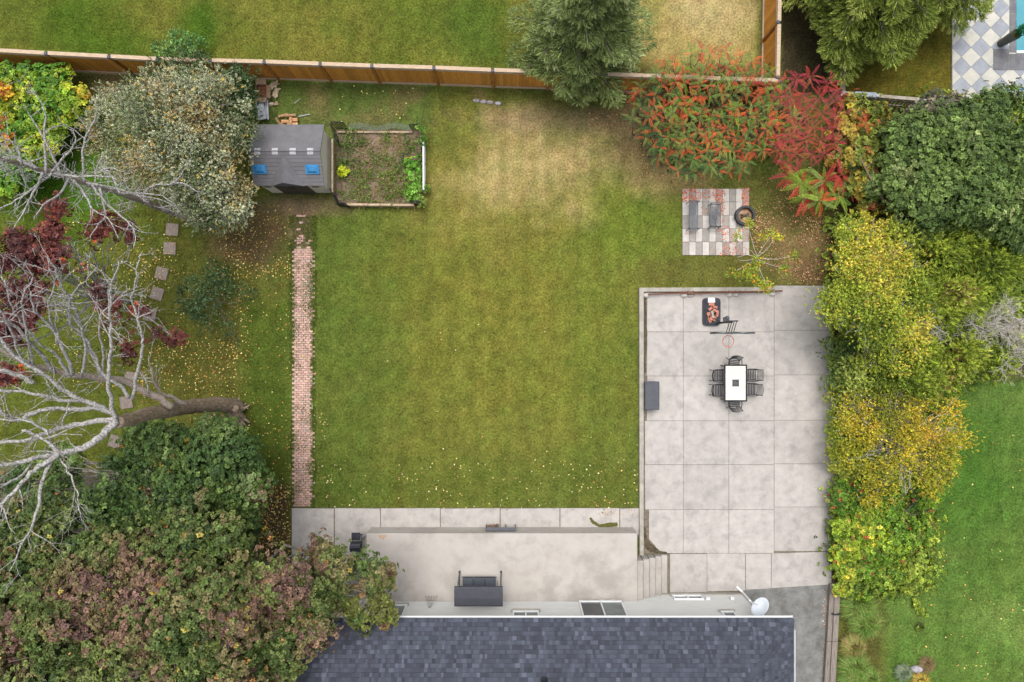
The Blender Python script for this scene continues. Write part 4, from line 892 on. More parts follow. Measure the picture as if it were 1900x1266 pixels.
# ------------------------------------------------------------------ patio furniture
tc = W(1365, 711, .74); table = thing('dining_table', 'cream-tiled rectangular patio table with dark frame and umbrella hole', 'table', (tc.x, tc.y, ZP))
TW, TL = 1.04, 1.68
mb = MB()
for s_ in (-1, 1): mb.bbox((s_*(TW/2-.03), 0, .675), (.06, TL, .05), .008); mb.bbox((0, s_*(TL/2-.03), .675), (TW-.122, .06, .05), .008)
mb.box((0, 0, .655), (TW-.125, TL-.125, .015)); mb.build('table_frame', M_black, table, world=False)
M_tile = pm('cream_tile', (.66, .62, .53), (.60, .56, .48), scale=2, rough=.5, objvar=.03)
tw, tl = (TW-.13)/3, (TL-.13)/5; q_ = MB(); q_.bbox((0, 0, 0), (tw-.006, tl-.006, .02), .003); tme = q_.mesh('tile', M_tile)
for i in range(3):
    for j in range(5):
        if (i, j) != (1, 2): link('tile', tme, table, ((i-1)*tw, (j-2)*tl, .68))
mb = MB(); mb.bbox((0, 0, .678), (tw-.006, tl-.012, .022), .004); mb.lathe([(.045, .69), (.045, .70), (.025, .70), (.02, .68)], 14); mb.build('umbrella_plate', pm('dark_plate', lin(74, 78, 82), lin(60, 62, 66), rough=.5), table, world=False)
mb = MB(); mb.lathe([(.042, .689), (.048, .696), (.03, .70), (.022, .692)], 14); mb.build('hole_ring', M_dish, table, world=False)
for sx_ in (-1, 1):
    for sy_ in (-1, 1): mb = MB(); mb.tube([(sx_*.42, sy_*.74, .65), (sx_*.46, sy_*.78, 0)], .025, 8); mb.build('leg', M_black, table, world=False)
def make_chair(loc, rz, label):     # faces +y
    t = thing('patio_chair', label, 'chair', loc, rz, 'black slatted chairs round the patio table')
    for k in range(6): mb = MB(); mb.bbox((0, -.2+.075*k, .43-.006*(k == 0)), (.46, .038, .014), .004); mb.build('seat_slat', M_black, t, world=False)
    for k in range(6):
        z = .50+.075*k; y = -.235-.028*k
        mb = MB(); pts = [(x_, y-.05*(1-(x_/.23)**2), z) for x_ in (-.23, -.12, 0, .12, .23)]; mb.tube(pts, .013, 5); mb.build('back_slat', M_black, t, world=False)
    for s_ in (-1, 1):
        x = s_*.24; mb = MB(); mb.tube([(x, .24, 0), (x, .2, .43), (x, -.2, .43), (x*1.02, -.38, .92)], .015, 6); mb.build('side_frame', M_black, t, world=False)
        mb = MB(); mb.tube([(x, -.2, .43), (x, -.3, 0)], .015, 6); mb.build('leg', M_black, t, world=False)
        mb = MB(); mb.tube([(x*1.05, -.28, .66), (x*1.2, -.1, .68), (x*1.2, .17, .66), (x*1.05, .23, .6), (x, .22, .43)], .017, 6); mb.build('armrest', M_black, t, world=False)
    return t
def cp(px, py): w_ = W(px, py, .45); return (w_.x, w_.y, ZP)
make_chair(cp(1333, 697), R(-90), 'black slatted chair on the left of the table, nearer the hoop')
def chair_copy(loc, rz, label):
    c = copy_tree(ch0); c.location = loc; c.rotation_euler = (0, 0, rz); c['label'] = label
ch0 = [o for o in COL.objects if o.name.startswith('patio_chair')][0]
chair_copy(cp(1332, 724), R(-90), 'black slatted chair on the left of the table, farther from the hoop'); chair_copy(cp(1393, 696), R(91), 'black slatted chair on the right of the table, nearer the hoop'); chair_copy(cp(1392, 722.5), R(89), 'black slatted chair on the right of the table, farther from the hoop')
chair_copy(cp(1361, 677), R(180-6), 'black slatted chair at the table end nearest the hoop'); chair_copy(cp(1361, 746), R(4), 'black slatted chair at the table end away from the hoop')
# deck box
dbx = thing('deck_box', 'long dark grey storage box against the patio curb', 'storage box', (*W(1209, 734, .5).xy, ZP))
mb = MB(); mb.bbox((0, 0, .25), (.58, 1.22, .5), .02); mb.build('box_body', M_grey, dbx, world=False); mb = MB(); mb.bbox((0, 0, .545), (.66, 1.3, .08), .025); mb.bbox((-.0, 0, .588), (.56, 1.2, .012), .005); mb.build('lid', M_grey, dbx, world=False)
# bin
mb = MB(); mb.bbox((.30, 0, .53), (.03, 1.2, .04), .006); mb.build('lid_lip', M_black, dbx, world=False)

# basketball hoop
hb = W(1319.5, 578.5, .1); hoop = thing('basketball_hoop', 'portable basketball hoop with black base, dark backboard edge and orange rim', 'basketball hoop', (hb.x, hb.y, ZP))
mb = MB(); poly = []
for cx, cy, a0 in ((.24, .48, 0), (-.24, .48, 90), (-.24, -.50, 180), (.24, -.50, 270)):
    for k in range(4): t_ = R(a0+30*k); poly.append((cx+.16*math.cos(t_), cy+.15*math.sin(t_)))
mb.prism(poly, 0, .16); mb.prism([(x*.82, y*.9) for x, y in poly], .16, .20); mb.build('base', M_blackp, hoop, world=False)
mb = MB(); mb.box((-.3, 0, .19), (.03, 1.0, .05)); mb.box((.31, 0, .19), (.03, 1.0, .05)); mb.build('base_rib', M_blackp, hoop, world=False)
P0 = W(1330, 600, .2); P1 = W(1358, 598, 3.1)
mb = MB(); mb.tube([P0, (P0.x-.02, P0.y, 1.5), P1], .045, 10); mb.build('pole', M_black, hoop)
mb = MB(); mb.tube([(P0.x, P0.y, .9), (hb.x-.1, hb.y-.2, .2)], .02, 6); mb.build('brace', M_black, hoop)
mb = MB(); mb.bbox((P1.x-.2, P1.y+.12, 3.0), (.24, .2, .14), .02); mb.tube([(P1.x-.2, P1.y+.2, 3.07), (P1.x-.2, P1.y+.2, 3.16)], .07, 10); mb.build('height_handle', M_grey, hoop)
bx = W(1356, 619, 3.2)
for k in range(4): mb = MB(); o_ = -.16+.1*k; mb.tube([(P1.x+o_+.06, P1.y+.05, 3.12), (bx.x+o_-.06, bx.y+.05, 3.32)], .016, 6); mb.build('arm', M_black, hoop)
mb = MB(); mb.box((P1.x+.02, P1.y+.05, 3.1), (.5, .05, .06)); mb.build('crossbar', M_black, hoop)
mb = MB(); v = []
for i in range(13):
    u = i/12-.5; ww = .02+.035*math.cos(u*6.0)**2; v += [(bx.x+u*1.56, bx.y+ww, 2.9+.0), (bx.x+u*1.56, bx.y+ww, 3.85), (bx.x+u*1.56, bx.y-ww*.4, 3.85), (bx.x+u*1.56, bx.y-ww*.4, 2.9)]
fs = []
for i in range(12):
    for k in range(4): fs.append((i*4+k, i*4+(k+1) % 4, i*4+4+(k+1) % 4, i*4+4+k))
fs += [(0, 3, 2, 1), (48, 49, 50, 51)]; mb.add(v, fs); mb.build('backboard', pm('dark_backboard', lin(50, 60, 64), lin(70, 80, 84), rough=.5), hoop)
rc = W(1351.5, 633.5, 3.05); M_rim = pm('orange_rim', lin(232, 120, 100), lin(222, 108, 90), rough=.5)
mb = MB(); mb.tube([(rc.x+.235*math.cos(t_), rc.y+.235*math.sin(t_), 3.05) for t_ in np.linspace(0, 6.283, 29)], .014, 6, cap=False); mb.tube([(rc.x-.08, rc.y+.22, 3.05), (bx.x-.1, bx.y-.02, 3.05)], .012, 5); mb.tube([(rc.x+.08, rc.y+.22, 3.05), (bx.x+.1, bx.y-.02, 3.05)], .012, 5); mb.build('rim', M_rim, hoop)
mb = MB()
for k in range(12):
    a0 = k*math.pi/6
    for s_ in (-1, 1): mb.tube([(rc.x+.23*math.cos(a0), rc.y+.23*math.sin(a0), 3.03), (rc.x+.17*math.cos(a0+s_*.26), rc.y+.17*math.sin(a0+s_*.26), 2.85), (rc.x+.13*math.cos(a0+s_*.52), rc.y+.13*math.sin(a0+s_*.52), 2.62)], .0045, 4)
mb.build('net', M_white, hoop)
sb = thing('sandbag', 'white bag laid on the hoop base above the red bricks', 'bag', (*W(1320.5, 557.5, .28).xy, .26))
mb = MB(); mb.bbox((0, 0, .01), (.33, .24, .08), .03); mb.build('bag_body', M_white, sb, world=False, smooth=True)
mb = MB(); [mb.box((0, .04-.03*i, .068), (.18, .008, .01)) for i in range(3)]; mb.build('printed_band', M_dish, sb, world=False)
M_brk = pm('orange_brick', lin(204, 140, 120), lin(186, 120, 102), scale=8, rough=.9, objvar=.12)
blb = ['orange brick lying flat just under the white bag', 'tilted orange brick, second below the white bag', 'orange brick crossed diagonally over the pile above the grey block', 'uppermost brick of the pile, just above the grey block', 'orange brick at the left rim, upper of the left pair', 'orange brick at the left rim, lower of the left pair', 'orange brick standing along the right rim of the pile', 'lowest right orange brick in the pile', 'orange brick mostly hidden under the grey block', 'orange brick resting on the lower left pair']
for i, (x, y, an, l) in enumerate([(1320, 565, 0, 0), (1325, 570, -12, 1), (1318, 572.5, 38, 1), (1326, 577, -25, 2), (1314, 585, -68, 1), (1316.5, 594, -66, 0), (1330, 583, 82, 1), (1326, 591, 70, 0), (1320.5, 580, 20, 0), (1318, 590, -60, 1)]):
    c = W(x, y, .3); q_ = MB(); q_.box((0, 0, 0), (.25, .11, .075)); o = link('brick', q_.mesh('brick', M_brk), None, (c.x, c.y, ZP+.24+.07*l), (0, 0, R(an))); tag(o, blb[i]+' on the hoop base', 'brick', 'bricks on the hoop base')
mb = MB(); mb.box((0, 0, 0), (.09, .34, .07)); c = W(1321.5, 584, .4); o = link('block', mb.mesh('block', M_curb), None, (c.x, c.y, ZP+.40), (0, 0, R(12))); tag(o, 'long grey block lying among the orange bricks on the hoop base', 'block')

# twisted rusty rods on concrete feet along the top curb
M_rr = pm('rusty_rope', lin(150, 96, 78), lin(112, 70, 58), scale=12, rough=.95)
tr = thing('twisted_railing', 'rusty twisted railing lying along the top curb on pale concrete feet', 'railing', (*W(1310, 545, .2).xy, ZP))
def rope(x0, y0, x1, y1, z, parent):
    a = W(x0, y0, z); b = W(x1, y1, z); n = 90
    for ph in (0, math.pi):
        mb = MB(); pts = []
        for i in range(n+1): t_ = i/n; p = a.lerp(b, t_); k = t_*(b-a).length*2*math.pi/.16+ph; pts.append(p+Vector((0, math.cos(k)*.03, math.sin(k)*.03)))
        mb.tube(pts, .018, 5); mb.build('twisted_rod', M_rr, parent)
rope(1203, 546.5, 1278, 543.5, .28, tr); rope(1276, 546, 1360, 542.5, .3, tr); rope(1358, 543, 1452, 540, .3, tr)
for x in (1275, 1284, 1350, 1362, 1372): mb = MB(); c = W(x, 541.5, .3); mb.box((c.x, c.y, .3), (.16, .05, .05), .4); mb.build('bracket', M_rr, tr)
for x, y in ((1200, 548), (1270, 547.5), (1282, 547), (1354, 546.5), (1366, 546), (1434, 545)): mb = MB(); c = W(x, y, .14); mb.lathe([(.001, 0), (.17, 0), (.18, .06), (.1, .14), (.001, .15)], 10, (c.x, c.y, ZP), Matrix.Diagonal((1, .7, 1))); mb.build('concrete_foot', pm('pale_foot', lin(206, 200, 194), lin(182, 176, 170), rough=.9), tr)

# porch swing
sw = thing('porch_swing', 'dark grey canopied swing seat standing on the raised porch', 'swing', (-1.43, -10.75, ZF))
M_can = pm('charcoal_canvas', lin(76, 78, 86), lin(68, 70, 78), scale=2.5, rough=.85, bump=.15, bscale=12); M_sw = pm('swing_grey', lin(92, 98, 106), lin(80, 85, 92), rough=.5)
cx = -1.42; zc = 2.72
mb = MB(); prof = [(-10.44, zc-.10), (-10.46, zc), (-10.62, zc+.07), (-10.9, zc+.1), (-11.2, zc+.03), (-11.28, zc-.02), (-11.29, zc-.14)]
v = []; n = len(prof)
for x, dz_ in ((cx-1.03, -.02), (cx-1.0, 0), (cx, -.015), (cx+1.0, 0), (cx+1.03, -.02)):
    for y, z in prof: v.append((x, y, z+dz_))
mb.add(v, [(i*n+j, (i+1)*n+j, (i+1)*n+j+1, i*n+j+1) for i in range(4) for j in range(n-1)]); mb.build('canopy', M_can, sw)
mb = MB(); mb.tube([(cx-1.02, -10.48, zc), (cx+1.02, -10.48, zc)], .016, 6); mb.tube([(cx-1.03, -10.9, zc+.02), (cx+1.03, -10.9, zc+.02)], .022, 6); mb.build('canopy_bar', M_sw, sw)
for s_ in (-1, 1):
    x = cx+s_*.93; mb = MB(); mb.tube([(x, -10.36, ZF+.02), (x, -10.85, zc-.05)], .028, 8); mb.build('leg', M_sw, sw); mb = MB(); mb.tube([(x, -11.35, ZF+.02), (x, -10.85, zc-.05)], .028, 8); mb.build('leg', M_sw, sw)
    mb = MB(); mb.lathe([(.001, 0), (.055, 0), (.05, .05), (.001, .06)], 12, (x, -10.35, ZF)); mb.build('foot_cap', M_black, sw)
    mb = MB(); mb.tube([(x, -10.4, ZF+.03), (x, -11.32, ZF+.03)], .025, 6); mb.build('foot_bar', M_sw, sw)
    mb = MB(); mb.tube([(cx+s_*.78, -10.6, ZF+.5), (cx+s_*.8, -10.85, zc-.05)], .01, 5); mb.build('hanger', M_sw, sw)
for k in (-1, 0, 1): mb = MB(); mb.bbox((cx-.03+k*.49, -10.72, ZF+.45), (.48, .5, .1), .03); mb.build('cushion', pm('slate_fabric', lin(84, 90, 98), lin(74, 80, 88), rough=.9), sw)
mb = MB(); mb.bbox((cx-.03, -11.0, ZF+.72), (1.46, .09, .5), .03); mb.build('backrest', MATS['slate_fabric'], sw)
mb = MB(); mb.tube([(cx-.8, -10.44, ZF+.42), (cx+.74, -10.44, ZF+.42)], .02, 6); mb.build('seat_bar', M_black, sw)
# barbecue
bb = thing('barbecue', 'small black barbecue with side shelf beside the porch corner', 'barbecue', W(660, 1008, .05))
mb = MB(); c = W(659, 1016, .95); mb.bbox((c.x, c.y, .80), (.50, .42, .22), .04); mb.build('firebox', M_black, bb)
mb = MB(); v = []; lid = []
for i in range(7): t_ = math.pi*i/6; lid.append((c.y+.21*math.cos(t_), .91+.17*math.sin(t_)))
for x in (c.x-.24, c.x+.24): v += [(x, y, z) for y, z in lid]
mb.add(v, [(i, i+1, 8+i, 7+i) for i in range(6)]+[tuple(range(6, -1, -1)), tuple(range(7, 14))]); mb.build('lid', pm('gloss_black', lin(44, 48, 60), lin(34, 36, 44), rough=.2, spec=.6), bb, smooth=False)
c2 = W(658, 996, .9); mb = MB(); mb.bbox((c2.x+.05, c2.y, .88), (.40, .34, .04), .01); mb.build('side_shelf', M_blackp, bb)
mb = MB(); mb.tube([(c.x+.24, c.y+.1, 1.0), (c.x+.33, c.y+.3, 1.0), (c2.x+.3, c2.y+.05, .95)], .018, 6); mb.tube([(c2.x+.28, c2.y+.08, .95), (c2.x+.36, c2.y+.12, .95)], .03, 8); mb.build('tool_rail', M_black, bb)
mb = MB(); mb.tube([(c.x-.27, c.y-.2, .9), (c.x-.27, c.y+.2, .9)], .022, 6); mb.build('handle', M_white, bb)
for s_ in (-1, 1):
    for t_ in (-1, 1): mb = MB(); mb.tube([(c.x+s_*.2, c.y+t_*.16, .7), (c.x+s_*.25, c.y+t_*.22, .05)], .018, 6); mb.build('leg', M_black, bb)
# bench in front of the porch
fb = thing('bench', 'low dark grey bench pushed against the front face of the porch', 'bench', (*W(928, 986, .5).xy, .05))
a_ = W(901, 986, .8); b_ = W(957, 986, .8); mx_ = (a_.x+b_.x)/2; wd = b_.x-a_.x
mb = MB(); mb.box((mx_, -8.5, .84), (wd, .14, .02), M=Matrix.Rotation(R(-14), 3, 'X')); mb.build('top_panel', M_grey, fb)
for k in range(3): mb = MB(); mb.box((mx_+(k-1)*wd/3, -8.585, .72), (wd/3-.04, .03, .18)); mb.build('back_panel', M_black, fb)
for k in range(4): mb = MB(); mb.box((mx_-wd/2+.02+k*(wd-.04)/3, -8.53, .45), (.03, .1, .78)); mb.build('leg', M_grey, fb)
# trellis wires on the wall
tl_ = MB()
for k in (-2, -1, 0, 1, 2): tl_.tube([(-3.6+.02*k, HY+.06, 1.9), (-3.6+.14*k, HY+.3, 1.15)], .006, 4)
for k in (.3, .6, .9): tl_.tube([(-3.6-.28*k, HY+.06+.24*k, 1.9-.75*k), (-3.6+.28*k, HY+.06+.24*k, 1.9-.75*k)], .005, 4)
o = tl_.build('plant_trellis', M_bench); tag(o, 'thin fan-shaped wire trellis against the wall left of the swing', 'trellis')
#==PLANTS==
# ------------------------------------------------------------------ dead trees
def curve(pts, n=4):
    P = [Vector(p) for p in pts]; out = []
    for i in range(len(P)-1):
        a = P[max(i-1, 0)]; b = P[i]; c = P[i+1]; d = P[min(i+2, len(P)-1)]
        for k in range(n):
            t = k/n; out.append(.5*((2*b)+(c-a)*t+(2*a-5*b+4*c-d)*t*t+(3*b-a-3*c+d)*t**3))
    out.append(P[-1]); return out
def pxline(p, z0, z1, r0, r1, n=4, wob=.02, seed=1):
    m = len(p); cum = [0]
    for a, b in zip(p[:-1], p[1:]): cum.append(cum[-1]+math.hypot(a[0]-b[0], a[1]-b[1]))
    pts = [W(x, y, z0+(z1-z0)*cum[i]/cum[-1]) for i, (x, y) in enumerate(p)]; q = random.Random(seed)
    C = curve(pts, n); k = len(C)
    C = [c+Vector((q.uniform(-1, 1), q.uniform(-1, 1), q.uniform(-1, 1)))*wob*(0 if i in (0,) else 1) for i, c in enumerate(C)]
    return C, [r0+(r1-r0)*(i/(k-1)) for i in range(k)]
def twigs(mb, C, R_, num, L, q, depth=2, bend=.5, up=.2, rmin=.006, start=.25, ang=(25, 75)):
    k = len(C)
    for _ in range(num):
        i = int(k*(start+(1-start)*q.random()**.9)); i = min(max(i, 1), k-2); t = (C[i+1]-C[i-1]).normalized()
        rv = Vector((q.uniform(-1, 1), q.uniform(-1, 1), q.uniform(-1, 1))); s = (rv-t*rv.dot(t)).normalized(); a = R(q.uniform(*ang))
        d = t*math.cos(a)+s*math.sin(a)+Vector((0, 0, up)); d.normalize(); l = L*q.uniform(.4, 1.1); p = C[i].copy(); pts = [p.copy()]; m = 5
        for j in range(m):
            d = (d+Vector((q.uniform(-1, 1), q.uniform(-1, 1), q.uniform(-1, 1)))*bend*.35).normalized(); p = p+d*l/m; pts.append(p.copy())
        r0 = min(R_[i]*.6, .008+l*.016); rr = [max(rmin, r0*(1-.8*j/m)) for j in range(m+1)]
        mb.tube(pts, rr, 5 if r0 > .02 else 4, cap=False)
        if depth > 1: twigs(mb, pts, rr, max(2, int(num*.22)), l*.55, q, depth-1, bend, up, rmin, .2, ang)
q = random.Random(21)
dt = thing('dead_tree', 'tall bare brown-trunked dead conifer with long pale side branches, upper left', 'dead tree', W(373, 414, 0))
C, R_ = pxline([(373, 414), (335, 400), (268, 374), (200, 352), (130, 331), (60, 310), (-20, 288)], 0, 13.2, .17, .05, 6, .03); tb = MB(); tb.tube(C, R_, 10); tb.build('trunk', M_deadgrey, dt, smooth=True)
tw = MB()
side = [([(85, 325), (84, 280), (82, 245), (83, 209), (67, 177), (51, 168)], 10.9, 12.2), ([(113, 326), (94, 282), (64, 228), (43, 193)], 10.2, 11.4), ([(157, 338), (153, 282), (161, 250), (177, 215), (179, 180)], 9.2, 10.4),
        ([(100, 323), (142, 328), (190, 327), (219, 334)], 10.4, 10.8), ([(137, 334), (160, 365), (171, 388), (199, 405), (220, 443)], 9.6, 9.8), ([(171, 345), (195, 375), (222, 399), (242, 419), (252, 439), (247, 462)], 8.6, 9.0),
        ([(96, 322), (57, 352), (30, 372), (-5, 388)], 10.8, 11.2), ([(80, 320), (66, 350), (48, 385), (23, 426)], 11, 11.3), ([(267, 374), (268, 356), (290, 343), (319, 340), (341, 317), (354, 297)], 4.6, 5.8),
        ([(160, 340), (200, 346), (256, 362), (301, 371), (333, 389)], 8.4, 6.6), ([(222, 360), (247, 358), (300, 364), (330, 385)], 6.8, 5.8), ([(300, 386), (322, 380), (345, 378), (378, 379)], 3.6, 4.2), ([(319, 340), (345, 342), (370, 360)], 5.2, 5.4), ([(222, 360), (210, 330), (190, 316), (206, 312), (225, 318)], 7, 7.6),
        ([(60, 310), (40, 300), (20, 290), (-10, 312)], 11.8, 12.4), ([(40, 305), (30, 270), (10, 256)], 12.2, 12.8), ([(128, 331), (110, 360), (80, 380), (62, 410)], 9.9, 10.2), ([(185, 348), (190, 372), (195, 400), (172, 430), (166, 448)], 8.2, 8.6), ([(95, 321), (120, 290), (140, 262), (132, 240)], 10.6, 11.3), ([(70, 313), (40, 296), (10, 292), (-15, 300)], 11.5, 12.0)]
for i, (p, z0, z1) in enumerate(side):
    C2, R2 = pxline(p, z0, z1, .045, .010, 4, .02, i); b_ = MB(); b_.tube(C2, R2, 6); b_.build('branch', M_deadw, dt, smooth=True); twigs(tw, C2, R2, 6, .8, q, 2, .8, .0, .005)
twigs(tw, C, R_, 46, 1.1, q, 2, .9, .0, .006, .25, (50, 95)); o = tw.build('twigs', M_deadw, dt); o['kind'] = 'stuff'

d2 = thing('dead_tree', 'huge lichen-grey dead tree with torn trunk base and many spreading limbs, left edge', 'dead tree', W(443, 765, 0))
tb = MB(); C, R_ = pxline([(441, 757), (415, 751), (380, 752), (350, 756), (315, 762), (280, 768), (245, 777), (216, 783)], .2, 9.5, .36, .2, 5, .03); tb.tube(C, R_, 14); tb.build('trunk', M_deadtrunk, d2, smooth=True)
tb = MB()
for i in range(18):
    a = i*.349+q.uniform(-.1, .1); p = W(443, 766, .1); l = q.uniform(.3, .75); tb.tube([W(436, 758, q.uniform(.5, 1.1)), p+Vector((math.cos(a)*l*.6, math.sin(a)*l*.7-.1, .25)), p+Vector((math.cos(a)*l*1.1, math.sin(a)*l*1.3-.2, q.uniform(.0, .3)))], [.16, .09, .03], 6)
tb.build('torn_root', M_deadtrunk, d2)
D2 = [([(216, 783), (190, 806), (168, 824), (138, 836), (108, 842), (60, 852), (18, 860), (-20, 872)], 9.5, 12, .16, .06, 12), ([(108, 842), (80, 862), (57, 878), (25, 915), (-5, 945)], 10.8, 12, .10, .05, 8), ([(96, 855), (82, 880), (72, 935), (60, 975), (40, 1010), (18, 1062)], 10.8, 13, .075, .02, 8),
      ([(216, 782), (190, 779), (150, 786), (105, 796), (60, 814), (-10, 824)], 9.5, 11, .12, .06, 10), ([(210, 768), (175, 758), (135, 760), (90, 758), (60, 768), (25, 780), (-10, 750)], 9.3, 11.5, .11, .05, 10), ([(212, 770), (180, 752), (156, 743), (114, 722), (84, 695), (40, 670), (-10, 620)], 9.3, 12, .11, .05, 8),
      ([(216, 782), (207, 749), (201, 695), (202, 665), (207, 638), (204, 600), (204, 564), (210, 522), (222, 485)], 9.5, 13, .085, .025, 14), ([(246, 740), (255, 692), (264, 650), (262, 621), (253, 581), (245, 550), (255, 500), (262, 470)], 8.3, 11, .07, .02, 12),
      ([(318, 755), (290, 735), (270, 728), (231, 707), (180, 701), (135, 695), (75, 682), (30, 664), (-10, 645)], 6.0, 10.5, .17, .09, 10), ([(345, 751), (318, 738), (300, 731), (288, 712), (281, 690), (276, 665)], 5.2, 7.5, .12, .03, 8), ([(203, 702), (186, 695), (178, 670), (162, 647), (154, 616), (134, 564), (118, 536), (100, 496), (85, 476)], 8, 12, .09, .025, 14),
      ([(135, 695), (129, 674), (112, 640), (105, 620), (77, 587), (62, 575), (55, 540)], 9, 12, .085, .03, 14), ([(78, 692), (45, 671), (10, 645), (-10, 625)], 9.5, 11.5, .10, .06, 8), ([(240, 737), (222, 715), (196, 700), (178, 665), (158, 625), (132, 600), (130, 560), (150, 530), (180, 500)], 8, 11.5, .08, .02, 14),
      ([(105, 842), (98, 828), (92, 808), (80, 795), (50, 782), (-5, 778)], 10.4, 11.6, .06, .03, 8), ([(108, 842), (122, 868), (138, 900), (144, 925), (147, 952)], 10.6, 11.4, .04, .012, 10), ([(104, 812), (114, 790), (125, 757), (124, 745), (100, 738)], 10, 10.8, .035, .012, 8), ([(40, 800), (70, 808), (95, 825), (110, 842)], 11.2, 10.6, .05, .05, 8),
      ([(62, 710), (40, 700), (15, 690), (-10, 688)], 9.8, 10.6, .09, .07, 5), ([(276, 730), (268, 700), (258, 690)], 7, 7.6, .04, .02, 3), ([(130, 700), (112, 670), (104, 655), (75, 640), (40, 600), (20, 560), (10, 520)], 9, 12.4, .07, .02, 12), ([(150, 700), (160, 655), (150, 610), (122, 570), (112, 545)], 8.8, 11.6, .06, .02, 10), ([(60, 860), (30, 890), (-10, 902)], 11, 12, .05, .04, 5)]
D2 += [([(100, 692), (70, 650), (30, 610), (-10, 586)], 9, 11.5, .08, .05, 6), ([(110, 640), (95, 600), (92, 560), (100, 520), (90, 500)], 10, 12.4, .055, .015, 10), ([(150, 745), (110, 742), (60, 730), (-10, 722)], 9.6, 11, .07, .05, 6), ([(190, 700), (192, 660), (186, 620), (190, 580), (215, 560), (228, 545)], 8.6, 11.2, .05, .012, 12), ([(60, 676), (50, 620), (40, 560), (60, 520), (45, 490)], 10, 12.6, .05, .015, 10), ([(40, 670), (20, 610), (-10, 560)], 10.5, 12.4, .05, .03, 8)]
tw = MB()
for i, (p, z0, z1, r0, r1, nt2) in enumerate(D2):
    C2, R2 = pxline(p, z0, z1, r0*.84, r1*.8, 4, .035, i+50); b_ = MB(); b_.tube(C2, R2, 8); b_.build('limb', M_deadw if i not in (8, 9) else M_deadgrey, d2, smooth=True); twigs(tw, C2, R2, int(nt2*.8), 1.1, q, 3, .8, .12, .0045, .35)
o = tw.build('twigs', M_deadw, d2); o['kind'] = 'stuff'

# ------------------------------------------------------------------ leafy trees, left
big = [B(*b) for b in [(80, 1010, 6, 1.7), (190, 1050, 7, 1.8), (40, 1110, 7, 1.8), (150, 1150, 7.5, 1.9), (310, 1060, 7, 1.7), (280, 1150, 8, 1.9), (410, 1080, 7.2, 1.6), (410, 1180, 7.5, 1.7), (515, 1095, 6.8, 1.3), (510, 1180, 6.5, 1.15), (560, 1120, 6.3, 1.1), (630, 1085, 5.6, .9), (690, 1070, 5.2, .75), (600, 1050, 5.5, .75), (580, 1140, 6, .75), (490, 1245, 6.5, 1.3), (390, 1265, 7, 1.6), (260, 1255, 7.5, 1.8), (110, 1260, 7, 1.8), (0, 1220, 7, 1.6), (0, 1020, 6, 1.3), (440, 1050, 6.2, 1.0), (-80, 1140, 7, 2), (525, 1235, 6.2, .6), (340, 1110, 8, 1.5)]]
tree('maple_tree', 'large mottled green and dusty-pink maple covering the lower left corner', 'tree', W(470, 1020, 0), jit(big, 1, .85, 1), P_maple, TB, .105, 9.5, .28, M_bark, 11, subr=.36, nsp=17, accent=([(178, 128, 76), (186, 166, 80)], .012), inner=.3, gap=.2)
sm = [B(*b) for b in [(700, 1112, 4.9, .42), (712, 1140, 4.9, .45), (672, 1150, 4.9, .4), (655, 1128, 5.0, .35), (620, 1110, 5.2, .4), (720, 1075, 5, .3)]]
tree('maple_tree', 'orange-tinged maple twig ends hanging over the house gutter', 'tree', W(585, 1052, 0), sm, pal([(78, 98, 46), (106, 112, 54), (138, 108, 66), (156, 140, 66)], [3.4, 3, 1.8, .8]), TB, .13, 11, .06, M_pale, 12, subr=.22, nsp=8, inner=.5)
gm = [B(*b) for b in [(372, 822, 3.8, .95), (330, 808, 3.0, .6), (405, 805, 2.0, .5), (300, 840, 5, 1.4), (395, 865, 5.4, 1.5), (432, 880, 4.6, 1.15), (445, 836, 3.4, .6), (230, 890, 5, 1.3), (330, 925, 5.5, 1.4), (405, 945, 5, 1.15), (447, 960, 4.2, .85), (180, 955, 5, 1.2), (260, 995, 5.2, 1.2), (110, 930, 4.5, 1.1), (40, 970, 4.5, 1.1), (370, 1000, 5, 1.1), (437, 1008, 4.6, .8), (130, 860, 3.4, .8), (40, 890, 3, .9)]]
tree('maple_tree', 'dense dark green maple beside the torn base of the dead tree', 'tree', W(480, 860, 0), jit(gm, 2, .84, 1), P_green, TB, .10, 10, .22, M_bark, 13, subr=.34, nsp=16, accent=([(214, 176, 60), (200, 120, 60)], .006), gap=.2)
rm = [B(*b) for b in [(103, 385, 6, .42), (95, 425, 6, .5), (125, 450, 6, .55), (28, 450, 6.2, .5), (25, 485, 6.2, .6), (70, 465, 6, .7), (110, 480, 6, .6), (145, 462, 6, .5), (175, 430, 5, .4), (195, 415, 5, .45), (165, 490, 5.6, .5), (235, 425, 4.6, .35), (245, 448, 4.4, .3), (208, 520, 5, .5), (190, 540, 5, .5), (212, 555, 4.8, .45), (180, 575, 4.8, .4), (252, 545, 4.4, .35), (256, 572, 4.4, .35), (205, 590, 4.6, .4), (55, 540, 6, .7), (20, 545, 6, .6), (45, 585, 5.8, .6), (10, 600, 5.8, .6), (30, 625, 5.6, .45), (245, 625, 3.6, .5), (285, 618, 3.2, .38), (325, 626, 3, .32), (240, 652, 3.4, .35), (8, 690, 5.4, .4), (75, 500, 5.6, .5)]]
tree('maple_tree', 'deep red-leaved open maple among the bare grey limbs at left', 'tree', W(240, 560, 0), [(c, rx*.86, ry*.86, rz*.7) for c, rx, ry, rz in rm], P_red, TB, .10, 17, .1, M_deadw, 14, subr=.24, nsp=9, accent=([(190, 92, 54)], .02), inner=.6, gap=.44)
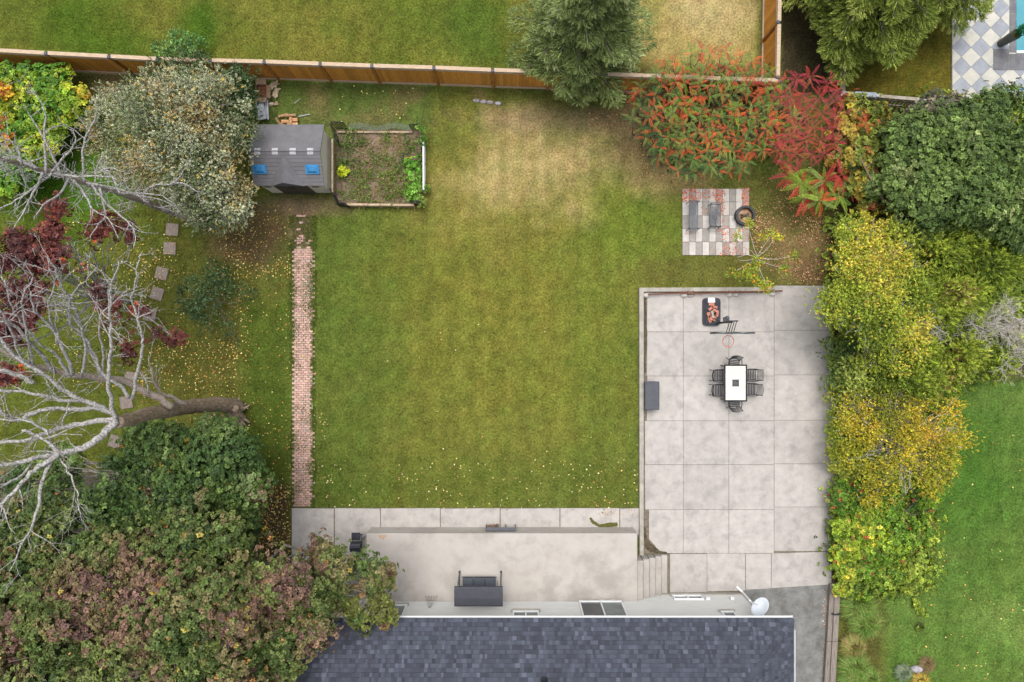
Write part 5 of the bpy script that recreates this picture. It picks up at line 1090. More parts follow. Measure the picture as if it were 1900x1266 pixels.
tree('young_maple', 'small orange-leaved shoots at the left edge under the dead limbs', 'tree', W(60, 700, 0), [B(10, 700, 3, .3), B(30, 712, 3, .25), B(0, 750, 3, .25), B(40, 690, 3, .22)], pal([(204, 104, 54), (170, 76, 48), (110, 112, 50)], [2, 2, 2]), TB, .10, 16, .05, M_bark, 15, subr=.2, nsp=7, gap=.4)
st_ = [B(*b) for b in [(325, 165, 3.2, 1.2), (385, 160, 3.2, .9), (300, 225, 4.4, 1.8), (385, 225, 4.2, 1.7), (232, 225, 3.6, 1.2), (425, 275, 3.4, 1.0), (330, 300, 4.3, 1.7), (400, 340, 3.8, 1.6), (255, 310, 3.2, 1.3), (428, 378, 3, .9), (208, 285, 3, .8), (448, 238, 3, .75), (420, 405, 2.4, .9), (395, 385, 2.2, .8), (225, 190, 3, .8)]]
tree('silver_leaf_tree', 'round silvery grey-green tree leaning over the left end of the shed roof', 'tree', W(372, 292, 0), jit(st_, 3, .84, 1), P_silver, TT, .15, 9, .2, M_bark, 16, subr=.3, nsp=18, accent=([(206, 176, 80), (206, 196, 176)], .06), gap=.16)
tree('shrub', 'dark green bush between the silvery tree and the cardboard box', 'shrub', W(445, 180, 0), [B(440, 160, 1.8, .75), B(425, 190, 1.6, .7), B(455, 195, 1.4, .6), B(452, 140, 1.6, .4)], P_blue, TT, .17, 12, .05, M_bark, 17, subr=.2, nsp=10)
tree('shrub', 'dark mixed bush with twiggy red tips against the fence above the silvery tree', 'shrub', W(318, 150, 0), [B(330, 128, 2.1, .6), B(300, 138, 1.9, .5), B(280, 158, 1.4, .6), B(350, 120, 2.2, .5), B(375, 118, 2.2, .35)], pal([(70, 92, 56), (98, 112, 70), (130, 96, 76)], [3, 2, 1]), TT, .15, 11, .04, M_twig, 18, subr=.2, nsp=9)
low('weed_clump', 'feathery pale green weeds on the far side of the back fence', 'weeds', [B(335, 92, .6, .6), B(370, 97, .5, .45), B(305, 100, .5, .35), B(350, 80, .4, .35)], pal([(96, 136, 76), (122, 158, 90)], [1, 1]), TT, .2, 12, 19, nsp=6, subr=.2)
tree('shrub', 'low blue-green loose bush on the leaf-strewn grass left of the brick path', 'shrub', W(400, 555, 0), [B(365, 545, 1.1, .75), B(392, 580, 1.1, .7), B(425, 550, 1.0, .65), B(452, 562, .8, .5), B(400, 545, 1.3, .6), B(405, 515, .9, .5), B(430, 600, .6, .35), B(438, 625, .4, .25), B(350, 570, .7, .35), B(398, 490, .5, .25)], P_blue, TT, .14, 14, .03, M_bark, 20, subr=.26, nsp=9, gap=.24)
hg = []
q = random.Random(4)
for x, y in [(10, 150), (45, 150), (85, 150), (120, 155), (10, 190), (50, 190), (90, 190), (125, 185), (15, 230), (55, 230), (95, 225), (120, 215), (10, 265), (45, 265), (85, 260), (5, 300), (30, 300), (60, 290), (10, 335), (-20, 200), (-20, 260), (-20, 150), (-30, 320), (22, 325)]: hg.append(B(x, y, 1.3+q.uniform(-.2, .3), .72))
tree('hedge', 'bright yellow-green leafy hedge mound at the left end of the fence', 'hedge', W(80, 230, 0), jit(hg, 4, .85, 1), P_ivy, TB, .115, 17, .06, M_bark, 23, subr=.24, nsp=9, lowz=0)
tree('hedge', 'orange-yellow patch of vine leaves at the left edge beyond the hedge', 'hedge', W(15, 270, 0), [B(-5, 262, 1.7, .5), B(-2, 225, 1.6, .5), B(10, 285, 1.6, .4), B(8, 165, 1.8, .3)], pal([(204, 166, 50), (190, 118, 52), (170, 172, 52)], [3, 1.4, 3]), TB, .13, 14, .04, M_bark, 24, subr=.2, nsp=8)

# ------------------------------------------------------------------ conifers
def conifer(name, label, base, H, R0, palette, seed, z0=.8, spray=.42, nbr=95, droop=.25, irr=.22, pw=.85, T=TN, den=1.0, cat='conifer', side=1.0, scw=.05):
    t = thing(name, label, cat, base); q = random.Random(seed); r = np.random.default_rng(seed); tk = MB()
    limb(tk, base, (base[0]+.1, base[1], base[2]+H), .03*H*.55, .02, 0, .01, 8, seed, 8); tk.build('trunk', M_bark, t, smooth=True)
    br = MB(); P, A, S, Cc = [], [], [], []; cols, w = palette; cw = np.cumsum(w)
    for i in range(nbr):
        f = (i+q.random())/nbr; z = z0+(H-z0)*f**1.15; az = i*2.399+q.uniform(-.3, .3)
        L = (R0*(1-(z-z0)/(H-z0+.4))**pw+.15)*q.uniform(1-irr, 1+irr*.7); u = Vector((math.cos(az), math.sin(az), 0)); a = Vector(base)+Vector((0, 0, z)); lift = q.uniform(.0, .25); pts = []
        for k in range(6): s = k/5; pts.append(a+u*L*s+Vector((0, 0, L*(lift*s-droop*s*s)))+Vector((q.uniform(-1, 1), q.uniform(-1, 1), 0))*.04*L*s)
        br.tube(pts, [.012+.012*L*(1-k/5.5) for k in range(6)], 4, cap=False)
        n = max(6, int(46*L*den)); hue = q.random()
        for k in range(n):
            s = (.18+.82*(k+q.random())/n); j = min(int(s*5), 4); p = pts[j].lerp(pts[j+1], s*5-j); sdv = Vector((-u.y, u.x, 0)); wdt = side*.42*L*(1-s)**.6*min(1, s*2.5)+.06
            e = q.uniform(-1, 1); p = p+sdv*e*wdt+Vector((0, 0, q.uniform(-.06, .05)-.22*abs(e)*wdt)); ax = u*(1-.35*abs(e))+sdv*e*1.1+Vector((0, 0, q.uniform(-.15, .3)))
            P.append(p); A.append(ax); S.append(spray*q.uniform(.7, 1.2)*(1-.35*f)); ci = min(int(np.searchsorted(cw, min(max(.45*hue+.35*q.random()+.25*s, 0), .999))), len(cols)-1); Cc.append(cols[ci]*q.uniform(.85, 1.15))
    br.build('branch', M_bark, t); V, Fq, C = scatter(T, np.array(P), np.array(A), np.array(S), np.array(Cc), r); npmesh('needles', V, Fq, C, M_needle, t); return t
conifer('spruce_tree', 'big green spruce standing over the back fence at top centre', W(1068, 104, 0), 10.5, 2.85, P_spruce, 31, .9, .36, 150, .10, .3, den=1.6)
conifer('conifer_tree', 'olive-green feathery conifer beside the golden side fence, top right', W(1560, 18, 0), 8.5, 3.2, P_spruce2, 32, 1.4, .38, 120, .1, .35, den=1.5)
conifer('conifer_tree', 'olive-green conifer reaching over the neighbour tiles at the top edge', W(1668, -38, 0), 8.0, 3.1, P_spruce2, 33, 1.2, .38, 110, .1, .4, den=1.5)
for i, (x, y, H, R0, lb) in enumerate([(1715, 450, 3.6, 1.9, 'lime-green cedar right of the yellow-leaved tree, below the dark thicket'), (1800, 440, 3.0, 2.0, 'bright lime cedar with long feathery tips reaching the right edge'), (1675, 560, 3.0, 1.7, 'green cedar behind the yellow-leaved tree, the middle one of the hedge'), (1760, 560, 3.2, 1.8, 'cedar just left of the bare grey twigs'),
                                       (1850, 500, 2.6, 1.6, 'cedar above the bare grey twigs at the right edge'), (1680, 680, 2.6, 1.6, 'cedar standing above the golden shrub, left one'), (1755, 690, 2.6, 1.6, 'cedar at the corner of the right-hand lawn, above the golden shrub'), (1610, 690, 2.2, 1.3, 'dark cedar at the patio edge under the yellow-leaved tree'), (1830, 660, 2.0, 1.3, 'low cedar under the bare grey twigs by the right-hand lawn'), (1640, 620, 2.4, 1.2, 'narrow cedar in the shade below the yellow-leaved tree')]):
    qq = random.Random(i+300); bl = [B(x+qq.uniform(-1, 1)*R0*24, y+qq.uniform(-1, 1)*R0*24, H*qq.uniform(.35, .8), qq.uniform(.4, .62)*R0*.8, qq.uniform(.35, .55)*R0*.8, .5) for _ in range(7)]
    tree('cedar', lb, 'cedar', W(x, y, 0), bl, P_lime if i not in (7, 9) else P_spruce2, TN, .27, 13, .05, M_bark, 400+i, fol='sprays', mat=M_needle, subr=.34, nsp=10, upw=.1, gap=.24, gapseed=7, lowz=-.1)

# ------------------------------------------------------------------ shrubs, right
vb_ = [B(*b) for b in [(1690, 262, 3, 1.1), (1755, 245, 3.2, 1.2), (1825, 225, 3.2, 1.2), (1890, 215, 3.2, 1.2), (1665, 318, 2.8, 1.0), (1730, 320, 3.3, 1.2), (1800, 300, 3.4, 1.3), (1875, 290, 3.4, 1.3), (1700, 375, 3, 1.1), (1765, 375, 3.3, 1.2), (1835, 365, 3.3, 1.2), (1900, 360, 3.3, 1.2), (1960, 300, 3.3, 1.4), (1855, 400, 2.8, .9), (1900, 420, 2.5, 1.0), (1640, 350, 2.2, .7)]]
tree('thicket', 'dark green broad-leaved thicket filling the right edge below the pool tiles', 'shrub', W(1740, 320, 0), jit(vb_, 5, .86, 1), P_vib, TB, .10, 13, .1, M_bark, 51, subr=.3, nsp=14, gap=.2)
tree('shrub', 'dusky grey-brown bush just below the low rail fence', 'shrub', W(1725, 235, 0), [B(1720, 218, 2.6, .8), B(1755, 215, 2.6, .7), B(1700, 235, 2.4, .6)], pal([(90, 92, 74), (120, 112, 92), (110, 92, 84)], [2, 2, 1]), TB, .15, 10, .05, M_bark, 52, subr=.24, nsp=9, gap=.2)
tree('shrub', 'tangled yellow, green and rust-coloured vine bush right of the crimson sumac', 'shrub', W(1600, 290, 0), [B(*b) for b in [(1585, 205, 1.8, .6), (1615, 215, 1.9, .6), (1575, 245, 1.9, .6), (1610, 255, 2, .7), (1600, 295, 2, .7), (1625, 310, 1.9, .6), (1590, 335, 1.7, .6), (1615, 350, 1.6, .6), (1640, 240, 2, .5), (1560, 285, 1.6, .5), (1620, 385, 1.4, .5), (1650, 410, 1.2, .5)]], P_vine, TB, .13, 11, .05, M_twig, 53, subr=.24, nsp=8, accent=([(206, 186, 60), (166, 84, 60)], .04), gap=.2)
yg = [B(*b) for b in [(1695, 640, 2.6, .6), (1655, 668, 2.4, .6), (1705, 510, 3.0, .6), (1610, 665, 2.2, .5), (1595, 435, 3.0, .7), (1640, 440, 3.2, .8), (1570, 480, 3.3, .7), (1620, 490, 3.6, 1.0), (1670, 480, 3.4, .8), (1575, 535, 3.8, 1.0), (1630, 545, 4, 1.1), (1680, 545, 3.4, .9), (1550, 575, 3.6, .7), (1600, 590, 3.9, 1.0), (1650, 600, 3.8, 1.0), (1545, 545, 3.6, .6), (1690, 600, 3.2, .7), (1585, 625, 3.4, .6), (1640, 635, 3.2, .6)]]
tree('small_tree', 'yellow-green leafed tree overhanging the upper right corner of the patio', 'tree', W(1590, 540, 0), jit(yg, 6, .8, 2), P_ygreen, TT, .14, 16, .07, M_pale, 54, subr=.26, nsp=9, accent=([(222, 196, 80)], .03), gap=.2)
tree('shrub', 'dark glossy bush at the patio edge under the yellow-green tree', 'shrub', W(1560, 670, 0), [B(*b) for b in [(1550, 650, 1.3, .6), (1580, 660, 1.4, .7), (1560, 690, 1.2, .6), (1550, 715, 1.1, .5), (1590, 700, 1.2, .6)]], P_vib, TT, .14, 14, .04, M_bark, 55, subr=.22, nsp=9)
ys2 = [B(*b) for b in [(1600, 722, 1.7, .6), (1650, 722, 1.8, .6), (1705, 738, 1.7, .6), (1755, 762, 1.5, .6), (1575, 770, 1.8, .7), (1620, 765, 2, .8), (1660, 775, 2.1, .8), (1700, 790, 2.1, .9), (1750, 800, 2, .9), (1785, 805, 1.7, .5), (1575, 815, 1.8, .8), (1620, 820, 2.1, .9), (1680, 830, 2.3, 1.0), (1735, 845, 2.1, .9), (1590, 860, 1.8, .8), (1640, 870, 2, .9), (1700, 885, 2, .9), (1745, 885, 1.6, .6), (1610, 905, 1.5, .7), (1665, 915, 1.6, .7), (1560, 735, 1.3, .5), (1555, 845, 1.4, .5)]]
tree('shrub', 'wide golden-yellow bush between the patio and the right-hand lawn', 'shrub', W(1650, 835, 0), jit(ys2, 7, .78, 2), P_yellow, TT, .12, 17, .05, M_pale, 56, subr=.26, nsp=9, accent=([(196, 200, 60)], .04), gap=.2)
cr = [B(*b) for b in [(1590, 905, 1.3, .5), (1655, 912, 1.4, .6), (1710, 925, 1.2, .6), (1565, 925, 1, .6), (1600, 940, 1.1, .7), (1645, 945, 1.1, .8), (1690, 950, 1, .7), (1570, 970, 1, .6), (1615, 980, 1.1, .8), (1660, 985, 1.1, .8), (1705, 985, .9, .6), (1575, 1015, 1, .6), (1620, 1025, 1, .7), (1665, 1030, 1, .7), (1570, 1060, .8, .5), (1610, 1065, .8, .6), (1655, 1065, .8, .5), (1565, 1090, .6, .3), (1600, 1098, .5, .3), (1640, 1090, .5, .3), (1680, 1080, .5, .25)]]
tree('creeper_hedge', 'yellow-green creeper mound with red leaves at the lower right patio edge', 'hedge', W(1620, 1005, 0), jit(cr, 8, .8, 2), P_creep, TB, .095, 22, .04, M_bark, 57, subr=.22, nsp=9, accent=([(160, 60, 66), (176, 90, 60)], .03), lowz=0, gap=.15)
tree('shrub', 'small dark bush standing alone on the right-hand lawn', 'shrub', W(1716, 1036, 0), [B(1718, 1032, .6, .28), B(1728, 1040, .5, .2)], P_blue, TT, .13, 26, .02, M_bark, 58, subr=.14, nsp=8)
tree('weed_clump', 'tiny sprouting weeds in the middle of the right-hand lawn', 'weeds', W(1705, 1125, 0), [B(1700, 1120, .2, .15), B(1712, 1135, .15, .12), B(1705, 1165, .1, .1)], P_lime, TB, .1, 40, .012, M_bark, 59, subr=.1, nsp=6)
# bare grey bush
bt = thing('bare_bush', 'tangle of bare pale grey twigs spilling over the cedars at the right edge', 'bush', W(1840, 620, 0)); tw = MB(); st = MB(); q = random.Random(66)
for i in range(70):
    x, y = q.choice([(1795, 590), (1815, 630), (1850, 610), (1870, 650), (1890, 600), (1740, 605), (1900, 660), (1830, 600)]); a = W(x+q.uniform(-12, 12), y+q.uniform(-12, 12), q.uniform(1.2, 1.9)); an = q.uniform(0, 6.28); l = q.uniform(.6, 1.5)
    pts = [a]; d = Vector((math.cos(an), math.sin(an)*.8, q.uniform(.2, .8))).normalized()
    for k in range(6): d = (d+Vector((q.uniform(-1, 1), q.uniform(-1, 1), q.uniform(-.6, .4)))*.25).normalized(); pts.append(pts[-1]+d*l/6)
    rr = [.017*(1-k/7.5) for k in range(7)]; st.tube([(a.x*.97+.3, a.y*.97, .1), a], [.03, .022], 5); st.tube(pts, rr, 5); twigs(tw, pts, rr, 11, .6, q, 2, .6, .15, .0045, .1)
st.build('stem', M_pale, bt); o = tw.build('twigs', M_pale, bt); o['kind'] = 'stuff'
for (x, y, z, n, lb, m_) in [(1672, 432, 2.8, 12, 'brown leafless twig tangle in the cedars below the dark thicket', M_twig), (1665, 762, 2.4, 9, 'bare branching twigs on top of the golden bush', M_twig), (1730, 850, 2.3, 8, 'bare twigs fanning over the lawn side of the golden bush', M_twig), (1715, 590, 2.6, 10, 'thin pale twigs between the yellow-green tree and the cedars', M_pale)]:
    mb = MB(); c = W(x, y, z)
    for i in range(n):
        an = i*6.28/n+q.uniform(-.2, .2); l = q.uniform(.6, 1.3); pts = [c+Vector((0, 0, -.4)), c+Vector((math.cos(an)*l*.4, math.sin(an)*l*.4, .05)), c+Vector((math.cos(an+.15)*l, math.sin(an+.15)*l, .02))]; pts = curve(pts, 3); rr = [.018*(1-k/(len(pts)+1)) for k in range(len(pts))]; mb.tube(pts, rr, 4); twigs(mb, pts, rr, 6, .4, q, 1, .6, .1, .005, .2)
    mb.tube([(c.x*.985, c.y*.985, .1), c+Vector((0, 0, -.4))], [.04, .03], 6); tag(mb.build('bare_branches', m_), lb, 'branches')
mb = MB(); mb.tube(curve([W(1586, 270, 2.4), W(1600, 300, 2.5), (W(1615, 330, 2.5)), W(1640, 372, 2.3)], 4), [.03]*8+[.045]*5, 6); mb.tube([W(1605, 310, 2.5), W(1622, 300, 2.6), W(1622, 290, 2.7)], [.02, .012, .006], 5); tag(mb.build('fallen_branch', M_twig), 'bare brown branch lying across the rust-coloured vine bush', 'branch')

# ------------------------------------------------------------------ sumac
def frond(L, npair, ll, lw, droop, seed, curl=.2):
    q = random.Random(seed); mb = MB(); P = []
    for k in range(9): s = k/8; P.append(Vector((L*s*(1-.12*s), curl*L*s*s*.5, L*(.35*s-droop*s*s))))
    mb.add([P[0]+Vector((0, .006, 0)), P[0]-Vector((0, .006, 0)), P[4]-Vector((0, .004, 0)), P[4]+Vector((0, .004, 0)), P[8]], [(0, 1, 2, 3), (3, 2, 4)])
    for i in range(npair):
        s = .16+.8*i/(npair-1); j = min(int(s*8), 7); p = P[j].lerp(P[j+1], s*8-j); k = ll*math.sin(math.pi*(.18+.74*s))**.7
        for sd_ in (-1, 1):
            d = Vector((.55, sd_*1.0, -.35+q.uniform(-.15, .1))).normalized(); l = quadleaf(d, k*q.uniform(.9, 1.1), lw, .1, p, .4, .15); mb.add(l, [(0, 1, 2, 3)] if sd_ > 0 else [(3, 2, 1, 0)])
    mb.add(quadleaf((1, 0, -.5), ll*.8, lw, .1, P[8]), [(0, 1, 2, 3)]); return mb
def leafmat(name, c1, c2):
    m = pm(name, lin(*c1, k=1), lin(*c2, k=1), scale=7, rough=.55, objvar=.22); nt, b = m.node_tree, m.node_tree.nodes['Principled BSDF']
    tr = nt.nodes.new('ShaderNodeBsdfTranslucent'); src = b.inputs['Base Color'].links[0].from_socket; nt.links.new(src, tr.inputs[0]); ms = nt.nodes.new('ShaderNodeMixShader'); ms.inputs[0].default_value = .25
    o = [n for n in nt.nodes if n.type == 'OUTPUT_MATERIAL'][0]; nt.links.new(b.outputs[0], ms.inputs[1]); nt.links.new(tr.outputs[0], ms.inputs[2]); nt.links.new(ms.outputs[0], o.inputs[0]); return m
MF = {k: leafmat('sumac_'+k, *v) for k, v in {'green': ((106, 136, 62), (82, 114, 54)), 'olive': ((136, 150, 74), (112, 130, 60)), 'orange': ((212, 104, 56), (184, 84, 48)), 'red': ((186, 64, 52), (160, 52, 46)), 'crimson': ((184, 64, 76), (146, 54, 64)), 'lime': ((142, 158, 50), (112, 140, 44)), 'dark': ((56, 96, 52), (44, 80, 44)), 'rust': ((178, 104, 58), (140, 84, 52))}.items()}
_fm = {}
def fmesh(kind, shape, size):
    k = (kind, shape, size)
    if k not in _fm:
        np_, ll, lw, dr_ = {'full': (9, .15, .036, .55), 'thin': (9, .11, .030, .5), 'long': (11, .13, .034, .45)}[size]; _fm[k] = frond(1.0, np_, ll/.5*.62, lw/.5*.8, dr_, shape*3+1, (shape-1)*.35).mesh('frond', MF[kind])
    return _fm[k]
def sumac(label, base, heads, kinds, L0, nf, size, seed, cap=300, group=None, tiltmax=.3):
    t = thing('sumac', label, 'sumac shrub', base); q = random.Random(seed); stm = MB(); fr = []
    for (x, y, z, ks) in heads:
        h = W(x, y, z); g0 = Vector((base[0]*.35+h.x*.62, base[1]*.35+h.y*.62, .0)); pts = limb(stm, g0, h, .03, .014, 0, .12, 5, int(x+y), 5)
        n = nf if isinstance(nf, int) else q.randint(*nf); a0 = q.uniform(0, 6)
        for i in range(n):
            an = a0+i*6.283/n+q.uniform(-.25, .25); k = q.choice(ks or kinds); fr.append((h+Vector((0, 0, q.uniform(-.18, .06))), an, q.uniform(-.35, .35), L0*q.uniform(.75, 1.2), k))
    stm.build('stem', M_twig, t, smooth=True); q.shuffle(fr); extra = MB(); extra_c = []; kinds_ = list(MF)
    for i, (p, an, ti, l, k) in enumerate(fr):
        me = fmesh(k, q.randint(0, 2), size)
        if i < cap: o = link('frond', me, t, p-t.location, (0, -ti, an)); o.scale = (l, l, l)
        else:
            mt_ = Matrix.Translation(p) @ Matrix.Rotation(an, 4, 'Z') @ Matrix.Rotation(-ti, 4, 'Y') @ Matrix.Diagonal((l, l, l, 1)); extra.add([mt_@v.co for v in me.vertices], [tuple(f.vertices) for f in me.polygons]); extra_c += [kinds_.index(k)]*len(me.polygons)
    if extra.f:
        o = extra.build('fronds', MF[kinds_[0]], t); o['kind'] = 'stuff'
        for kk in kinds_[1:]: o.data.materials.append(MF[kk])
        o.data.polygons.foreach_set('material_index', extra_c)
q = random.Random(12); heads = []
for gy in range(12):
    for gx in range(15):
        x = 1180+gx*20.5+(10 if gy % 2 else 0)+q.uniform(-7, 7); y = 96+gy*20+q.uniform(-6, 6)
        e = ((x-1325)/152)**2+((y-210)/122)**2
        if e < 1.0 and not (x > 1405 and y > 285):
            ks = ['green', 'olive', 'olive', 'lime', 'green', 'orange', 'orange', 'rust'] if e < .5 else (['dark', 'green', 'dark', 'olive', 'orange'] if (x < 1230 or y > 285) else ['olive', 'green', 'olive', 'orange', 'orange', 'rust', 'red', 'lime'])
            heads.append((x, y, 2.9+q.uniform(-.6, .35)-(e > .7 and y > 170)*.6, ks))
mid = len(heads)
for x0, x1, lb, sd_ in [(0, 1275, 'left third of the orange and green sumac thicket, next to the spruce', 71), (1275, 1372, 'middle third of the orange and green sumac thicket, above the pavers', 77), (1372, 2000, 'right third of the orange and green sumac thicket, next to the crimson sumac', 72)]:
    hh = [h for h in heads if x0 <= h[0] < x1]; sumac(lb, W(sum(h[0] for h in hh)/len(hh), 215, 0), hh, None, .45, (7, 9), 'full', sd_)
heads = []
for x, y in [(1478, 150), (1505, 145), (1535, 150), (1490, 175), (1520, 178), (1548, 185), (1470, 195), (1500, 205), (1530, 210), (1555, 215), (1480, 228), (1512, 235), (1540, 240), (1465, 250), (1497, 262), (1528, 265), (1550, 262), (1450, 280), (1480, 290), (1460, 300), (1510, 288), (1535, 285), (1445, 265), (1555, 165), (1462, 172)]: heads.append((x+q.uniform(-5, 5), y+q.uniform(-5, 5), 2.7+q.uniform(-.6, .4), ['crimson', 'crimson', 'crimson', 'red', 'rust']))
sumac('deep crimson sumac below the side fence and dark conifer', W(1505, 225, 0), heads, None, .58, (9, 12), 'thin', 73)
heads = [(x, y, z, ks) for x, y, z, ks in [(1490, 340, 1.8, ['lime', 'lime', 'red', 'olive']), (1530, 335, 2.0, ['lime', 'olive', 'red', 'red']), (1560, 325, 1.9, ['red', 'red', 'olive', 'crimson']), (1523, 372, 2.0, ['lime', 'lime', 'olive', 'orange']), (1500, 365, 1.7, ['olive', 'red', 'lime']), (1555, 360, 1.8, ['lime', 'olive', 'green']), (1470, 325, 1.6, ['lime', 'crimson', 'red']), (1575, 345, 1.6, ['red', 'olive'])]]
sumac('lime-green and scarlet star-shaped sumac at the right end of the thicket, below the crimson one', W(1525, 345, 0), heads, None, .85, (11, 13), 'long', 74)
heads = [(1608, 228, 2.6, ['orange', 'lime', 'orange'])]
sumac('single small orange and yellow sumac rosette in the vine bush', W(1600, 245, 0), heads, None, .55, 9, 'thin', 75)
low('undergrowth', 'low reddish-brown undergrowth beneath the sumac thicket', 'undergrowth', [B(1230+q.uniform(0, 220), 130+q.uniform(0, 170), .9, .6) for _ in range(34)], pal([(92, 108, 54), (110, 92, 60), (140, 84, 60)], [3, 2, 1]), TT, .17, 5, 76, nsp=6, subr=.3, kind='stuff')
low('undergrowth', 'low dark undergrowth beneath the cedars and bushes on the right', 'undergrowth', [B(x, y, .4, .9) for x in range(1580, 1720, 38) for y in range(430, 1080, 42)]+[B(x, y, .4, 1.0) for x in range(1720, 1900, 42) for y in range(230, 660, 44)], P_lime, TB, .12, 8, 77, nsp=9, subr=.4, kind='stuff')

# ------------------------------------------------------------------ sapling, grasses, stone
sp_ = thing('sapling', 'thin star-branched sapling with yellow-green leaf tufts above the patio curb', 'sapling', W(1392, 483, 0)); mb = MB(); c = W(1405, 478, 1.9); mb.tube([W(1392, 483, 0), W(1398, 480, 1.0), c], [.03, .024, .02], 6); mb.build('trunk', M_pale, sp_); tips = []
brs = [[(1405, 478), (1397, 452), (1391, 428)], [(1405, 475), (1418, 456), (1430, 438)], [(1405, 477), (1424, 462), (1434, 446)], [(1405, 478), (1385, 473), (1368, 478)], [(1405, 480), (1385, 492), (1367, 502)], [(1405, 480), (1430, 481), (1448, 480), (1466, 476)], [(1405, 481), (1425, 490), (1448, 496)], [(1405, 482), (1410, 500), (1416, 515), (1424, 526)], [(1405, 478), (1396, 468), (1384, 456)], [(1405, 480), (1390, 500)], [(1405, 480), (1383, 484), (1370, 482)]]
bm = MB()
for b in brs: C2, R2 = pxline(b, 1.85, 2.5, .014, .006, 3, .01, 5); bm.tube(C2, R2, 5)
bm.build('branch', M_pale, sp_)
lf = [B(x, y, 2.3, r, rz=.12) for x, y, r in [(1388, 415, .16), (1430, 435, .16), (1412, 438, .12), (1473, 474, .14), (1455, 498, .18), (1358, 510, .18), (1385, 510, .2), (1400, 522, .2), (1412, 530, .18), (1425, 532, .15), (1405, 482, .14), (1372, 440, .12), (1440, 442, .14), (1398, 490, .15), (1392, 500, .15)]]
V, Fq, C = crown(lf, P_ygreen, TT, .13, 55, seed=80, subr=.1, nsp=6, accent=([(232, 170, 50)], .12)); npmesh('foliage', V, Fq, C, M_leaf, sp_)
def tuft(x, y, r_, h, n, cols, lb, seed):
    r = np.random.default_rng(seed); c = W(x, y, 0); a = r.uniform(0, 6.283, n); rad = r_*np.sqrt(r.random(n))*.4; P0 = np.stack([c.x+np.cos(a)*rad, c.y+np.sin(a)*rad, np.zeros(n)], 1); a2 = a+r.normal(0, .5, n); L = h*r.uniform(.5, 1.2, n); o_ = r_*r.uniform(.5, 1.1, n)
    D = np.stack([np.cos(a2), np.sin(a2), np.zeros(n)], 1); Sd = np.stack([-np.sin(a2), np.cos(a2), np.zeros(n)], 1)*.012; up = np.array([0, 0, 1.])
    M1 = P0+D*(o_*.4)[:, None]+up*(L*.8)[:, None]; P2 = P0+D*o_[:, None]+up*(L*.55)[:, None]; V = np.stack([P0-Sd, P0+Sd, M1+Sd*.8, M1-Sd*.8, M1-Sd*.8, M1+Sd*.8, P2+Sd*.15, P2-Sd*.15], 1).reshape(-1, 3)
    cc = np.array([lin(*k, k=1) for k in cols])[r.integers(0, len(cols), n)]*r.normal(1, .15, (n, 1)); o = npmesh('grass_clump', V, np.arange(n*8).reshape(-1, 4), np.repeat(np.clip(cc, .01, .9), 8, 0), M_leaf); tag(o, lb, 'grass clump')
gcl = [(104, 142, 56), (84, 124, 46), (128, 154, 70), (150, 150, 88)]
for i, (x, y, r_, lb) in enumerate([(1587, 1118, .75, 'shaggy grass clump nearest the creeper mound, right of the timber edging'), (1600, 1150, .7, 'shaggy straw-streaked grass clump right of the black strap'), (1578, 1195, .5, 'thin dry grass clump, third along the timber edging'), (1580, 1235, .7, 'bright green grass clump, fourth along the timber edging'), (1576, 1262, .6, 'bright green grass clump at the bottom edge beside the timber'), (1605, 1255, .5, 'small grass clump at the bottom edge, right of the other clumps')]): tuft(x, y, r_, .55, 900, gcl if i not in (2,) else [(176, 160, 100), (150, 130, 84), (120, 140, 60)], lb, 90+i)
mb = MB(); c = W(1701, 1242, .1); mb.lathe([(.001, -.1), (.24, -.06), (.28, .06), (.18, .17), (.001, .2)], 12, (c.x, c.y, .05), Matrix.Diagonal((1.1, .6, 1))); tag(mb.build('stone', pm('pale_stone', lin(190, 188, 196), lin(150, 140, 136), scale=9, rough=.9, bump=.5), smooth=True), 'pale speckled stone in the small bed on the right-hand lawn', 'stone')
tuft(1672, 1245, .35, .35, 500, [(140, 150, 120), (110, 130, 100)], 'grey-green plant tuft left of the pale stone', 97); tuft(1705, 1262, .4, .2, 400, [(190, 180, 60), (150, 110, 70)], 'yellow and brown plant below the pale stone', 98); tuft(1718, 1232, .35, .2, 400, [(120, 100, 70), (140, 120, 80)], 'dry brown plant right of the pale stone', 99)
for x, y, lb in [(1538, 423, 'pale round stone at the foot of the lime and scarlet sumac'), (1549, 420, 'mossy grey stone right of the pale stone below the sumac')]: mb = MB(); c = W(x, y, .1); mb.lathe([(.001, -.05), (.13, 0), (.12, .1), (.001, .16)], 8, c, Matrix.Diagonal((1.1, .8, 1))); tag(mb.build('stone', MATS['pale_stone']), lb, 'stone')
for x, y, lb in [(884, 187, 'flat grey stone, left of the row below the back fence'), (897, 189, 'flat pale stone, second in the row below the back fence'), (909, 190, 'flat pale stone, third in the row below the back fence'), (924, 192, 'flat pinkish stone, right end of the row below the back fence')]: mb = MB(); c = W(x, y, .0); mb.lathe([(.001, .07), (.09, .065), (.13, .03), (.13, -.02)], 8, c, Matrix.Diagonal((1.2, .7, 1))); tag(mb.build('stone', MATS['pale_stone']), lb, 'stone', 'flat stones below the back fence')

